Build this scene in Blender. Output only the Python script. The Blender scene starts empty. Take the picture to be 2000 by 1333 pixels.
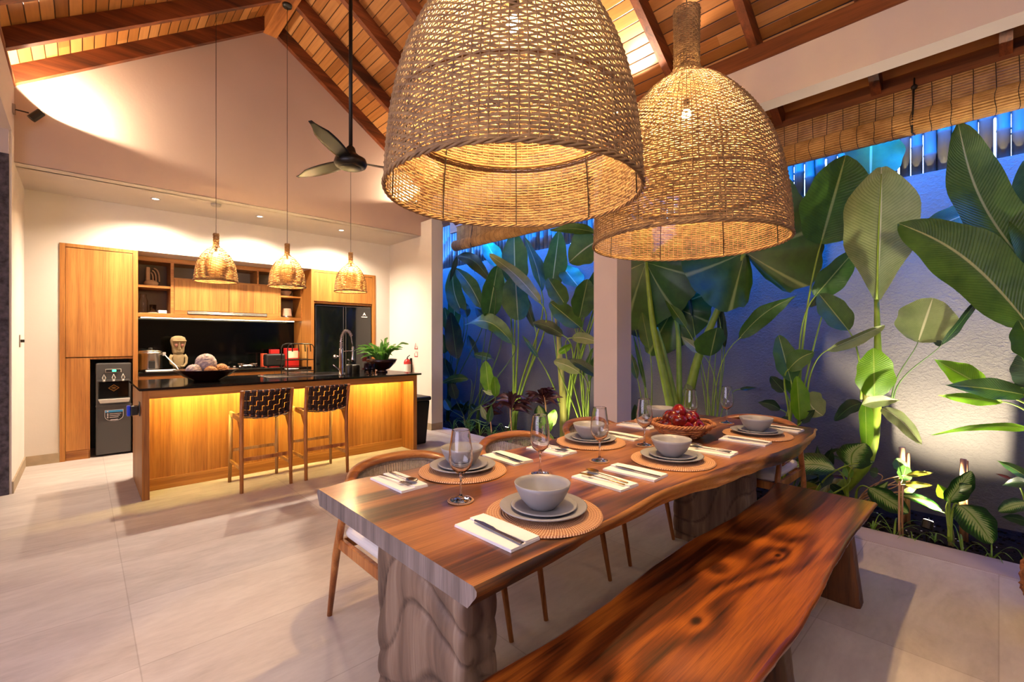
import bpy, math, random
import numpy as np
from mathutils import Vector, Matrix
random.seed(7)
PI = math.pi
sc = bpy.context.scene
# ---------------------------------------------------------------- camera
F, H, YAW = 893.0, 1.33, math.radians(43.2)
cd = bpy.data.cameras.new('camera'); cam = bpy.data.objects.new('camera', cd)
sc.collection.objects.link(cam); sc.camera = cam
cam.location = (0, 0, H); cam.rotation_euler = (PI/2, 0, -YAW)
cd.sensor_width = 36; cd.lens = F/2000*36; cd.clip_start = .02; cd.clip_end = 200
sc.view_settings.view_transform = 'Standard'; sc.view_settings.look = 'None'
sc.view_settings.gamma = 1; sc.view_settings.exposure = EXPO = 0.0
sc.cycles.max_bounces = 12; sc.cycles.diffuse_bounces = 4; sc.cycles.glossy_bounces = 4
sc.cycles.transmission_bounces = 12; sc.cycles.transparent_max_bounces = 8
sc.cycles.sample_clamp_indirect = 4; sc.cycles.caustics_reflective = False; sc.cycles.caustics_refractive = False
sc.cycles.use_denoising = True
# ---------------------------------------------------------------- world: dusk sky
w = bpy.data.worlds.new('dusk_sky'); sc.world = w; w.use_nodes = True
nt = w.node_tree; nt.nodes.clear()
o_ = nt.nodes.new('ShaderNodeOutputWorld'); b_ = nt.nodes.new('ShaderNodeBackground')
tc_ = nt.nodes.new('ShaderNodeTexCoord'); sp_ = nt.nodes.new('ShaderNodeSeparateXYZ'); r_ = nt.nodes.new('ShaderNodeValToRGB')
nt.links.new(tc_.outputs['Generated'], sp_.inputs[0]); nt.links.new(sp_.outputs[2], r_.inputs[0])
r_.color_ramp.elements[0].position = 0.0; r_.color_ramp.elements[0].color = (.05, .08, .25, 1)
r_.color_ramp.elements[1].position = .75; r_.color_ramp.elements[1].color = (.001, .07, .60, 1)
e = r_.color_ramp.elements.new(.38); e.color = (.20, .32, .62, 1)
e = r_.color_ramp.elements.new(.55); e.color = (.004, .11, .66, 1)
nt.links.new(r_.outputs[0], b_.inputs[0]); nt.links.new(b_.outputs[0], o_.inputs[0])
b_.inputs[1].default_value = 38.0
# ---------------------------------------------------------------- lamp maker, added fill lights, sky glow and portal
def lamp(kind, name, loc, energy, col, size=.05, aim=None, cone=None, blend=.4, sy=None):
    l = bpy.data.lights.new(name, kind); l.energy = energy; l.color = col
    if kind == 'AREA':
        l.size = size
        if sy: l.shape = 'RECTANGLE'; l.size_y = sy
    else: l.shadow_soft_size = size
    if kind == 'SPOT': l.spot_size = math.radians(cone); l.spot_blend = blend
    o = bpy.data.objects.new(name, l); sc.collection.objects.link(o); o.location = loc
    if aim: o.rotation_euler = (Vector(aim)-Vector(loc)).to_track_quat('-Z', 'Y').to_euler()
    return o
WARM = (1, .66, .36); WARM2 = (1, .78, .55); NEUT = (1, .86, .76)
# unseen area lights added as fill, one above and one lilac at the left
lamp('AREA', 'behind_camera_fill', (-.2, -1.0, 3.5), 80, (1, .80, .70), 2.2, aim=(.4, .6, 0))
lamp('AREA', 'left_side_fill', (-1.95, 1.6, 1.5), 105, (.78, .74, 1.0), 3.4, aim=(1.5, 1.9, .6), sy=1.6)
sun = lamp('SUN', 'dusk_sky_glow', (4, 2, 9), 80, (.002, .19, 1), aim=(4+.33*9/1.0, 2, 0)); sun.data.angle = math.radians(24)
def portal(loc, sx, sy, aim):
    o = lamp('AREA', 'sky_portal', loc, 1, (1, 1, 1), sx, aim=aim, sy=sy); o.data.cycles.is_portal = True; return o
portal((4.9, 3.4, 3.95), .9, 13.0, (4.9, 3.4, 0)).rotation_euler = (0, 0, 0)
# ---------------------------------------------------------------- pixel rays (photo frame) -> room coordinates
_s, _c = math.sin(YAW), math.cos(YAW)
def ray(u, v):
    a = (u-1000)/F; b = (666-v)/F
    return Vector((_s+a*_c, _c-a*_s, b))
def AX(u, v, x): d = ray(u, v); return Vector((0, 0, H)) + d*(x/d.x)
def AY(u, v, y): d = ray(u, v); return Vector((0, 0, H)) + d*(y/d.y)
def AZ(u, v, z=0): d = ray(u, v); return Vector((0, 0, H)) + d*((z-H)/d.z)
# ---------------------------------------------------------------- materials
def srgb(h):
    h = h.lstrip('#'); c = [int(h[i:i+2], 16)/255 for i in (0, 2, 4)]
    return tuple(x/12.92 if x <= .04045 else ((x+.055)/1.055)**2.4 for x in c)+(1,)
def newmat(name):
    m = bpy.data.materials.new(name); m.use_nodes = True
    return m, m.node_tree, m.node_tree.nodes['Principled BSDF']
def N(nt, t, **k):
    n = nt.nodes.new('ShaderNode'+t)
    for a, b in k.items():
        if a in n.inputs.keys() if isinstance(a, str) else False: n.inputs[a].default_value = b
        else: setattr(n, a, b)
    return n
def ramp(nt, stops, fac):
    r = nt.nodes.new('ShaderNodeValToRGB'); cr = r.color_ramp
    while len(cr.elements) < len(stops): cr.elements.new(.5)
    for e, (p, c) in zip(cr.elements, stops): e.position = p; e.color = c
    nt.links.new(fac, r.inputs[0]); return r.outputs[0]
def noise(nt, vec, scale, detail=4, rough=.5, dist=0):
    n = nt.nodes.new('ShaderNodeTexNoise'); n.inputs['Scale'].default_value = scale
    n.inputs['Detail'].default_value = detail; n.inputs['Roughness'].default_value = rough; n.inputs['Distortion'].default_value = dist
    if vec: nt.links.new(vec, n.inputs['Vector'])
    return n.outputs['Fac']
def coords(nt, scale=(1, 1, 1), loc=(0, 0, 0), rot=(0, 0, 0), kind='Object'):
    t = nt.nodes.new('ShaderNodeTexCoord'); m = nt.nodes.new('ShaderNodeMapping')
    m.inputs['Scale'].default_value = scale; m.inputs['Location'].default_value = loc; m.inputs['Rotation'].default_value = rot
    nt.links.new(t.outputs[kind], m.inputs[0]); return m.outputs[0]
def math_(nt, op, a, b=None, c=None):
    n = nt.nodes.new('ShaderNodeMath'); n.operation = op
    for i, x in enumerate((a, b, c)):
        if x is None: continue
        if isinstance(x, (int, float)): n.inputs[i].default_value = x
        else: nt.links.new(x, n.inputs[i])
    return n.outputs[0]
def mix(nt, fac, a, b, mode='MIX'):
    n = nt.nodes.new('ShaderNodeMix'); n.data_type = 'RGBA'; n.blend_type = mode
    for i, x in ((0, fac), (6, a), (7, b)):
        if isinstance(x, (int, float)): n.inputs[i].default_value = x
        elif isinstance(x, tuple): n.inputs[i].default_value = x
        else: nt.links.new(x, n.inputs[i])
    return n.outputs[2]
def bump(nt, bs, h, strength=.3, dist=.01):
    n = nt.nodes.new('ShaderNodeBump'); n.inputs['Strength'].default_value = strength; n.inputs['Distance'].default_value = dist
    nt.links.new(h, n.inputs['Height']); nt.links.new(n.outputs[0], bs.inputs['Normal'])
def plain(name, col, rough=.5, metal=0, var=0, vscale=8, bmp=0, bscale=60, spec=.5, coat=0):
    m, nt, bs = newmat(name); c = srgb(col) if isinstance(col, str) else col+(1,)
    bs.inputs['Base Color'].default_value = c; bs.inputs['Roughness'].default_value = rough
    bs.inputs['Metallic'].default_value = metal; bs.inputs['Specular IOR Level'].default_value = spec
    bs.inputs['Coat Weight'].default_value = coat
    v = coords(nt)
    if var:
        n = noise(nt, v, vscale, 5)
        d = tuple(x*(1-var) for x in c[:3])+(1,); l = tuple(min(1, x*(1+var)) for x in c[:3])+(1,)
        nt.links.new(ramp(nt, [(.3, d), (.7, l)], n), bs.inputs['Base Color'])
    if bmp: bump(nt, bs, noise(nt, v, bscale, 4), bmp, .01)
    return m
def emis(name, col, strength):
    m, nt, bs = newmat(name); bs.inputs['Base Color'].default_value = col+(1,)
    bs.inputs['Emission Color'].default_value = col+(1,); bs.inputs['Emission Strength'].default_value = strength
    return m
def wood(name, dark, mid, light, axis=2, rough=.45, fig=.5, sc_=1.0, bmp=.15, coat=0, streak=14, pores=True):
    """straight grained timber; axis = direction the grain runs in object space"""
    m, nt, bs = newmat(name)
    s = [streak*sc_]*3; s[axis] = .7*sc_
    v = coords(nt, s); n1 = noise(nt, v, 1.0, 6, .6, .6)
    s2 = [2.2*sc_]*3; s2[axis] = .35*sc_
    v2 = coords(nt, s2); n2 = noise(nt, v2, 1.0, 3, .5, fig)
    wv = math_(nt, 'SINE', math_(nt, 'MULTIPLY', n2, 42*fig)); wv = math_(nt, 'MULTIPLY_ADD', wv, .12, 0.0)
    f = math_(nt, 'ADD', n1, wv)
    col = ramp(nt, [(.28, srgb(dark)), (.5, srgb(mid)), (.74, srgb(light))], f)
    if pores:
        s3 = [160*sc_]*3; s3[axis] = 5*sc_
        p = noise(nt, coords(nt, s3), 1.0, 2, .5)
        k = ramp(nt, [(.33, (.62, .62, .62, 1)), (.5, (1, 1, 1, 1))], p); col = mix(nt, .6, col, k, 'MULTIPLY')
    nt.links.new(col, bs.inputs['Base Color']); bs.inputs['Roughness'].default_value = rough; bs.inputs['Coat Weight'].default_value = coat
    bs.inputs['Coat Roughness'].default_value = .12
    if bmp: bump(nt, bs, n1, bmp, .004)
    return m
def slabwood(name, dark, mid, light, rough, bands, warp, knots=(), coat=.3, amp=.16):
    """figured live-edge slab, grain along x with swirls and knots"""
    m, nt, bs = newmat(name)
    v = coords(nt, (.55, 2.2, 2.2)); a = noise(nt, v, 1.15, 2, .5, warp)
    v1 = coords(nt, (1, 1, 1)); sx = nt.nodes.new('ShaderNodeSeparateXYZ'); nt.links.new(v1, sx.inputs[0])
    ph = math_(nt, 'ADD', math_(nt, 'MULTIPLY', a, bands), math_(nt, 'MULTIPLY', sx.outputs[1], bands*.55))
    if knots:
        kd = None
        for kx, ky in knots:
            dx = math_(nt, 'MULTIPLY', math_(nt, 'SUBTRACT', sx.outputs[0], kx), .55); dy = math_(nt, 'SUBTRACT', sx.outputs[1], ky)
            d = math_(nt, 'SQRT', math_(nt, 'ADD', math_(nt, 'MULTIPLY', dx, dx), math_(nt, 'MULTIPLY', dy, dy))); d = math_(nt, 'ADD', d, math_(nt, 'MULTIPLY', a, .012))
            ph = math_(nt, 'ADD', ph, math_(nt, 'DIVIDE', .9, math_(nt, 'ADD', d, .06))); kd = d if kd is None else math_(nt, 'MINIMUM', kd, d)
    wv = math_(nt, 'SINE', ph)
    fine = noise(nt, coords(nt, (1.1, 46, 46)), 1, 6, .68, .5)
    big = noise(nt, coords(nt, (.7, 2.5, 2.5), (3, 1, 0)), 1.4, 3, .5, .8)
    f = math_(nt, 'ADD', math_(nt, 'MULTIPLY_ADD', wv, amp, .11), math_(nt, 'ADD', math_(nt, 'MULTIPLY', fine, .58), math_(nt, 'MULTIPLY', big, .24)))
    col = ramp(nt, [(.34, srgb(dark)), (.50, srgb(mid)), (.68, srgb(light))], f)
    p = noise(nt, coords(nt, (9, 260, 260)), 1.0, 2, .5)
    col = mix(nt, .45, col, ramp(nt, [(.36, (.5, .45, .42, 1)), (.5, (1, 1, 1, 1))], p), 'MULTIPLY')
    if knots:
        kk = ramp(nt, [(.010, (.08, .04, .03, 1)), (.020, (1, 1, 1, 1))], kd); col = mix(nt, .9, col, kk, 'MULTIPLY')
    nt.links.new(col, bs.inputs['Base Color']); bs.inputs['Roughness'].default_value = rough
    bs.inputs['Coat Weight'].default_value = coat; bs.inputs['Coat Roughness'].default_value = .16
    bump(nt, bs, fine, .12, .003)
    return m
def planks():
    """tongue and groove boards that run along y; board index from x, each board its own tone"""
    m, nt, bs = newmat('ceiling_boards')
    t = nt.nodes.new('ShaderNodeTexCoord'); sx = nt.nodes.new('ShaderNodeSeparateXYZ'); nt.links.new(t.outputs['Object'], sx.inputs[0])
    q = math_(nt, 'DIVIDE', sx.outputs[0], .082); idx = math_(nt, 'FLOOR', q); fr = math_(nt, 'FRACT', q)
    wn0 = nt.nodes.new('ShaderNodeTexWhiteNoise'); wn0.noise_dimensions = '1D'; nt.links.new(idx, wn0.inputs['W'])
    yy = math_(nt, 'FLOOR', math_(nt, 'DIVIDE', math_(nt, 'ADD', sx.outputs[1], math_(nt, 'MULTIPLY', wn0.outputs[0], 2.7)), 2.02))
    cb = nt.nodes.new('ShaderNodeCombineXYZ'); nt.links.new(idx, cb.inputs[0]); nt.links.new(yy, cb.inputs[1])
    wn = nt.nodes.new('ShaderNodeTexWhiteNoise'); wn.noise_dimensions = '2D'; nt.links.new(cb.outputs[0], wn.inputs['Vector'])
    tone = ramp(nt, [(0, srgb('#8f5a2c')), (.45, srgb('#b9783c')), (1, srgb('#d6985a'))], wn.outputs[0])
    g = noise(nt, coords(nt, (26, 1.2, 26)), 1, 5, .6, .6)
    tone = mix(nt, .55, tone, ramp(nt, [(.3, (.55, .48, .42, 1)), (.65, (1, 1, 1, 1))], g), 'MULTIPLY')
    e = math_(nt, 'MINIMUM', fr, math_(nt, 'SUBTRACT', 1.0, fr))
    gr = ramp(nt, [(.02, (.06, .03, .02, 1)), (.06, (1, 1, 1, 1))], e)
    nt.links.new(mix(nt, 1.0, tone, gr, 'MULTIPLY'), bs.inputs['Base Color']); bs.inputs['Roughness'].default_value = .38
    bump(nt, bs, ramp(nt, [(0, (0, 0, 0, 1)), (.07, (1, 1, 1, 1))], e), .6, .006)
    return m
def tiles():
    m, nt, bs = newmat('stone_floor_tiles')
    t = nt.nodes.new('ShaderNodeTexCoord'); sx = nt.nodes.new('ShaderNodeSeparateXYZ'); nt.links.new(t.outputs['Object'], sx.inputs[0])
    TX, TY, OX, OY = 1.2, .60, .17, .0
    qx = math_(nt, 'DIVIDE', math_(nt, 'SUBTRACT', sx.outputs[0], OX), TX); qy = math_(nt, 'DIVIDE', math_(nt, 'SUBTRACT', sx.outputs[1], OY), TY)
    fx, fy = math_(nt, 'FRACT', qx), math_(nt, 'FRACT', qy)
    ex = math_(nt, 'MULTIPLY', math_(nt, 'MINIMUM', fx, math_(nt, 'SUBTRACT', 1.0, fx)), TX)
    ey = math_(nt, 'MULTIPLY', math_(nt, 'MINIMUM', fy, math_(nt, 'SUBTRACT', 1.0, fy)), TY)
    e = math_(nt, 'MINIMUM', ex, ey)
    cb = nt.nodes.new('ShaderNodeCombineXYZ'); nt.links.new(math_(nt, 'FLOOR', qx), cb.inputs[0]); nt.links.new(math_(nt, 'FLOOR', qy), cb.inputs[1])
    wn = nt.nodes.new('ShaderNodeTexWhiteNoise'); wn.noise_dimensions = '2D'; nt.links.new(cb.outputs[0], wn.inputs['Vector'])
    n = noise(nt, coords(nt, (1.1, 3.2, 1), rot=(0, 0, .25)), 1.6, 8, .62, .7); n2 = noise(nt, coords(nt, (3, 8, 1)), 4, 6, .6)
    f = math_(nt, 'ADD', math_(nt, 'MULTIPLY', n, .6), math_(nt, 'ADD', math_(nt, 'MULTIPLY', n2, .25), math_(nt, 'MULTIPLY', wn.outputs[0], .12)))
    col = ramp(nt, [(.3, srgb('#a3968c')), (.5, srgb('#b8aca2')), (.7, srgb('#cabfb4'))], f)
    col = mix(nt, 1.0, col, ramp(nt, [(.0012, (.72, .69, .66, 1)), (.0026, (1, 1, 1, 1))], e), 'MULTIPLY')
    nt.links.new(col, bs.inputs['Base Color']); bs.inputs['Roughness'].default_value = .5; bs.inputs['Specular IOR Level'].default_value = .4
    bump(nt, bs, f, .06, .01)
    return m
def weave_mat(name, a, b, scale=90, rough=.7, trans=0):
    m, nt, bs = newmat(name); n = noise(nt, coords(nt), scale, 3, .6)
    col = ramp(nt, [(.3, srgb(a)), (.7, srgb(b))], n)
    nt.links.new(col, bs.inputs['Base Color']); bs.inputs['Roughness'].default_value = rough
    if trans:
        tr = nt.nodes.new('ShaderNodeBsdfTranslucent'); nt.links.new(col, tr.inputs[0]); mx = nt.nodes.new('ShaderNodeMixShader'); mx.inputs[0].default_value = trans
        out = nt.nodes['Material Output']; nt.links.new(bs.outputs[0], mx.inputs[1]); nt.links.new(tr.outputs[0], mx.inputs[2]); nt.links.new(mx.outputs[0], out.inputs[0])
    return m
def leafmat(name, dark, light, rib, kind='penni', nveins=34, rough=.38, trans=.30, slant=.9, contrast=.35):
    """leaf blade: u across (0..1, midrib .5), v along"""
    m, nt, bs = newmat(name)
    t = nt.nodes.new('ShaderNodeTexCoord'); sx = nt.nodes.new('ShaderNodeSeparateXYZ'); nt.links.new(t.outputs['UV'], sx.inputs[0])
    au = math_(nt, 'ABSOLUTE', math_(nt, 'SUBTRACT', sx.outputs[0], .5))
    ph = math_(nt, 'SUBTRACT', sx.outputs[1], math_(nt, 'MULTIPLY', au, slant*.35))
    fv = math_(nt, 'ABSOLUTE', math_(nt, 'SINE', math_(nt, 'MULTIPLY', ph, nveins*PI)))
    nz = noise(nt, coords(nt, (6, 6, 6)), 1.2, 4, .6)
    base = ramp(nt, [(.25, srgb(dark)), (.75, srgb(light))], nz)
    if kind == 'varieg':
        d = math_(nt, 'ADD', math_(nt, 'MULTIPLY', au, 2.0), math_(nt, 'MULTIPLY', fv, -.34))
        d = math_(nt, 'ADD', d, math_(nt, 'MULTIPLY_ADD', noise(nt, coords(nt, (30, 30, 30)), 1, 3), .5, -.25))
        col = ramp(nt, [(.05, srgb(rib)), (.26, srgb(light)), (.46, srgb(dark))], d)
        col = mix(nt, 1.0, col, ramp(nt, [(.012, (.35, .55, .2, 1)), (.03, (1, 1, 1, 1))], au), 'MULTIPLY')
    elif kind == 'ear':
        col = mix(nt, ramp(nt, [(.05, (1, 1, 1, 1)), (.16, (0, 0, 0, 1))], fv), base, srgb(rib))
    else:
        col = mix(nt, contrast, base, ramp(nt, [(.0, (.35, .45, .25, 1)), (.5, (1, 1, 1, 1))], fv), 'MULTIPLY')
        col = mix(nt, ramp(nt, [(.014, (1, 1, 1, 1)), (.026, (0, 0, 0, 1))], au), col, srgb(rib))
    nt.links.new(col, bs.inputs['Base Color']); bs.inputs['Roughness'].default_value = rough
    bump(nt, bs, fv, .35, .004)
    tr = nt.nodes.new('ShaderNodeBsdfTranslucent'); nt.links.new(col, tr.inputs[0]); mx = nt.nodes.new('ShaderNodeMixShader'); mx.inputs[0].default_value = trans
    out = nt.nodes['Material Output']; nt.links.new(bs.outputs[0], mx.inputs[1]); nt.links.new(tr.outputs[0], mx.inputs[2]); nt.links.new(mx.outputs[0], out.inputs[0])
    return m
def glassmat(name, col=(1, 1, 1), rough=0.0):
    m, nt, bs = newmat(name); bs.inputs['Base Color'].default_value = col+(1,); bs.inputs['Roughness'].default_value = rough
    bs.inputs['Transmission Weight'].default_value = 1; bs.inputs['IOR'].default_value = 1.45
    return m
def plaster(name, col, bmp=.06, scale=40, var=.03):
    return plain(name, col, .85, 0, var, 2.2, bmp, scale, .2)
BK = [(p.x-1.8, p.y-.7) for p in (AZ(1360, 1213, .44), AZ(1404, 1113, .44), AZ(1185, 1325, .44), AZ(1520, 1085, .44))]
MT = dict(
 wall=plaster('painted_plaster', '#cbb29f'), wallwhite=plaster('white_plaster', '#e2d8cc'), beam=plaster('painted_concrete', '#d2c2bb'),
 garden_wall=None, boards=planks(), floor=tiles(),
 rafter=wood('rafter_wood', '#3f1f10', '#6b3519', '#8f4d26', 0, .5, .4), raftery=wood('ridge_wood', '#7a431d', '#a9652f', '#c98446', 1, .5, .4),
 plate=wood('wall_plate_wood', '#4a2512', '#6d3a1b', '#8a4f28', 1, .5, .4),
 oak=wood('oak_veneer', '#84501f', '#a2662a', '#b97e3a', 2, .42, .35, 1.0, .08, 0, 34), oakx=wood('oak_veneer_horizontal', '#84501f', '#a2662a', '#b97e3a', 0, .42, .35, 1.0, .08, 0, 34),
 teak=wood('teak_wood', '#7c4218', '#a8642c', '#c58545', 2, .4, .4, 2.0, .1), teakl=wood('light_teak_wood', '#a8752f', '#c8944a', '#dcae66', 2, .4, .4, 2.0, .1),
 rail=wood('steamed_rail_wood', '#6a3c1e', '#92592f', '#ad7846', 0, .35, .4, 2.0, .08, .3),
 table=slabwood('table_slab_wood', '#361d0d', '#73401e', '#a36a3a', .33, 26, .35, (), .3),
 bench=slabwood('bench_slab_wood', '#2c1006', '#70340f', '#aa5c1c', .30, 30, .9, BK, .2, .10),
 liveedge=slabwood('live_edge_wood', '#33200f', '#73471f', '#a8702f', .5, 18, 1.0, (), .05, .2),
 endgrain=wood('sawn_end_wood', '#584c46', '#73665e', '#8c7e76', 2, .7, .3, 1.5, .6), carved=None,
 black=plain('black_metal', '#1d1814', .36, .4), blackp=plain('black_plastic', '#17140f', .4), granite=plain('black_granite', '#0c0b0a', .10, 0, .5, 220, 0, 0, .7),
 granitew=plain('black_granite_panel', '#070806', .10, 0, .6, 160, 0, 0, .25), fridge=plain('black_glass_door', '#0a0b0c', .06, .0, 0, 8, 0, 0, .8),
 steel=plain('brushed_steel', '#b9b2a8', .25, 1), chrome=plain('chrome', '#d9d5cf', .08, 1), gold=plain('gold_cutlery', '#c9a25a', .22, 1), silver=plain('steel_cutlery', '#a79c94', .22, 1),
 dgrey=plain('dark_grey_plastic', '#3c3935', .42), lgrey=plain('light_grey_plastic', '#b8b0a4', .35), white=plain('white_plastic', '#e6e0d8', .4),
 cup=plain('stoneware', '#8f8d8f', .38, 0, .05, 20), cupin=plain('stoneware_glaze', '#b7a794', .3), napkin=plain('white_linen', '#e9e6e6', .9, 0, .02, 12, .1, 300, .1),
 cushion=plain('white_cushion', '#dcd6cd', .9, 0, .03, 10, .1, 200, .1), cord=weave_mat('grey_cord', '#6f6459', '#a4978a', 60, .8),
 leather=plain('dark_brown_leather', '#2a130c', .5, 0, .25, 30), rattan=weave_mat('rattan_weave', '#704623', '#a87b44', 26, .6, .08),
 rattanbig=weave_mat('woven_banana_fibre', '#70543a', '#a78454', 22, .7, .06), mat_r=None, bamboo=weave_mat('bamboo_slats', '#a87a3e', '#dcae6c', 8, .5, .1),
 bambooroll=weave_mat('bamboo_roll', '#a5743e', '#c99a60', 20, .55), apple=None, wicker=weave_mat('wicker_basket', '#7a4426', '#b77a4c', 40, .6),
 ball1=weave_mat('rough_fibre_ball', '#8f7f86', '#c9b9b0', 40, .9), ball2=weave_mat('rough_tan_ball', '#7d5236', '#b98758', 40, .9), stonecarve=plain('carved_coral_stone', '#86714f', .85, 0, .18, 18, .5, 30, .2),
 darkbowl=plain('dark_glazed_bowl', '#2a100c', .22, 0, .3, 9), soil=plain('dark_soil', '#1d140e', .95, 0, .6, 30, 1, 60, .1), glass=glassmat('clear_glass'), red=plain('red_paint', '#b3201a', .35), redsign=plain('red_sign_ink', '#9c2c22', .6),
 clay=plain('pinkish_clay', '#c8a48a', .7, 0, .05, 20), baseb=plain('stone_baseboard', '#a38f74', .6, 0, .12, 14), led=emis('led_strip', (1, .75, .24), 300), blue=plain('blue_plastic', '#1d3fd0', .3),
 green_led=emis('green_display', (.05, 1, .45), 3), lens=emis('lamp_lens', (1, .86, .66), 14), stone=plain('lava_stone', '#4d4850', .8, 0, .55, 26, 1.0, 40, .3), stalk=plain('green_stalk', '#7f9a2e', .5, 0, .2, 9), stalkd=plain('dark_green_stalk', '#43602a', .5, 0, .2, 9),
 stump=wood('dry_stump_bark', '#8a5c38', '#c08d5f', '#ddb58a', 2, .8, .4, 2, .5), trunk=wood('banana_trunk', '#6d6b2b', '#a5a14e', '#c9b878', 2, .6, .3, 1.4, .3), bark=weave_mat('rough_bark', '#5a2c14', '#a86a3c', 26, .9),
 kerb=plain('grey_kerb_stone', '#a8988e', .6, 0, .08, 3), backp=plain('grey_taupe_panel', '#6f625c', .7), bluesky=plain('pale_box', '#d9dce6', .5),
)
def carvedmat():
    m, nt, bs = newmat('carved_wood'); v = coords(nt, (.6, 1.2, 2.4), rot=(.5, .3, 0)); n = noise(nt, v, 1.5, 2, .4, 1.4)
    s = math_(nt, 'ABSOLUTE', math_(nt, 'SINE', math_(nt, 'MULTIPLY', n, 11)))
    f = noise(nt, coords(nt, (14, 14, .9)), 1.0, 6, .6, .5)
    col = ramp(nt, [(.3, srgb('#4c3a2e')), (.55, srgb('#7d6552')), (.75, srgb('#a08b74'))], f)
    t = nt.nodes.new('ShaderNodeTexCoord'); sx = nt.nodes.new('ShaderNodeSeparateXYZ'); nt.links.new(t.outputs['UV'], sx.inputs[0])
    col = mix(nt, .85, col, ramp(nt, [(.02, (.30, .25, .24, 1)), (.30, (1, 1, 1, 1))], sx.outputs[0]), 'MULTIPLY')  # shade of the carved grooves painted in, darkest where the ripple dips
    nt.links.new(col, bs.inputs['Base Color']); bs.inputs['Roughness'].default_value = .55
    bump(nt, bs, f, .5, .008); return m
def gwallmat():
    m, nt, bs = newmat('rough_garden_render'); n = noise(nt, coords(nt, (1, 1, 1.5)), 34, 5, .65, .6); n2 = noise(nt, coords(nt), 1.2, 3)
    nt.links.new(ramp(nt, [(.3, srgb('#524e4b')), (.7, srgb('#67625d'))], n2), bs.inputs['Base Color']); bs.inputs['Roughness'].default_value = .9
    bump(nt, bs, n, .8, .012); return m
def applemat():
    m, nt, bs = newmat('red_apple_skin'); n = noise(nt, coords(nt, (18, 18, 4)), 1.4, 4, .6); n2 = noise(nt, coords(nt), 9, 3)
    f = math_(nt, 'ADD', math_(nt, 'MULTIPLY', n, .5), math_(nt, 'MULTIPLY', n2, .5))
    nt.links.new(ramp(nt, [(.35, srgb('#3f0507')), (.58, srgb('#7d0a0c')), (.75, srgb('#b8431c'))], f), bs.inputs['Base Color'])
    bs.inputs['Roughness'].default_value = .22; bs.inputs['Coat Weight'].default_value = .4; return m
def matmat():
    """placemat: spiral of bleached cane, darker radial stitches towards the middle"""
    m, nt, bs = newmat('spiral_cane'); t = nt.nodes.new('ShaderNodeTexCoord'); sx = nt.nodes.new('ShaderNodeSeparateXYZ'); nt.links.new(t.outputs['Object'], sx.inputs[0])
    X, Y = sx.outputs[0], sx.outputs[1]
    r = math_(nt, 'SQRT', math_(nt, 'ADD', math_(nt, 'MULTIPLY', X, X), math_(nt, 'MULTIPLY', Y, Y)))
    rg = math_(nt, 'ABSOLUTE', math_(nt, 'SINE', math_(nt, 'MULTIPLY', r, PI/.0085)))
    th = math_(nt, 'ARCTAN2', Y, X); fl = math_(nt, 'FLOOR', math_(nt, 'DIVIDE', r, .0085))
    st = math_(nt, 'ABSOLUTE', math_(nt, 'SINE', math_(nt, 'ADD', math_(nt, 'MULTIPLY', th, 62), math_(nt, 'MULTIPLY', fl, .9))))
    col = mix(nt, ramp(nt, [(.45, (0, 0, 0, 1)), (.8, (1, 1, 1, 1))], st), srgb('#a8683f'), srgb('#e0b48c'))
    col = mix(nt, .8, col, ramp(nt, [(.05, (.42, .26, .18, 1)), (.5, (1, 1, 1, 1))], rg), 'MULTIPLY')
    nt.links.new(col, bs.inputs['Base Color']); bs.inputs['Roughness'].default_value = .65
    bump(nt, bs, math_(nt, 'MULTIPLY', rg, st), .8, .004); return m
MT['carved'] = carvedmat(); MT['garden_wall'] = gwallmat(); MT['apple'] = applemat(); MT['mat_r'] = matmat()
MT['darkleg'] = wood('dark_bench_leg_wood', '#2a160b', '#4a2a14', '#6b4020', 2, .5, .5, 1.2, .3)
LF = dict(
 banana=leafmat('banana_leaf', '#3c5f26', '#5f8433', '#b9c07a', nveins=46, trans=.34, contrast=.5), paddle=leafmat('paddle_leaf', '#33561f', '#4f7a2a', '#9fae5a', nveins=30),
 pale=leafmat('pale_leaf', '#7d8f52', '#a3ad72', '#d8d7a8', nveins=44, contrast=.55), lime=leafmat('lime_leaf', '#5f9418', '#86b722', '#a9c650', nveins=28, trans=.5),
 dark=leafmat('dark_leaf', '#122a16', '#20401f', '#4b6b34', nveins=24, trans=.12), ear=leafmat('elephant_ear_leaf', '#1f4416', '#3a6520', '#7f9450', 'ear', nveins=9, slant=2.4),
 varieg=leafmat('variegated_leaf', '#173d10', '#3f7a1e', '#b5c877', 'varieg', nveins=15, slant=1.6), cordy=leafmat('burgundy_leaf', '#2a0f12', '#4d1f20', '#8a4a40', nveins=20, trans=.15),
 croton=leafmat('red_edged_leaf', '#4f8a1d', '#b39a3a', '#d98a5a', nveins=14), grass=leafmat('grass_blade', '#5c8a22', '#8fb43a', '#a9c650', nveins=3, trans=.4),
 fern=leafmat('fern_frond', '#3c7a28', '#76a848', '#a8c880', nveins=26, contrast=.6))
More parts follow.
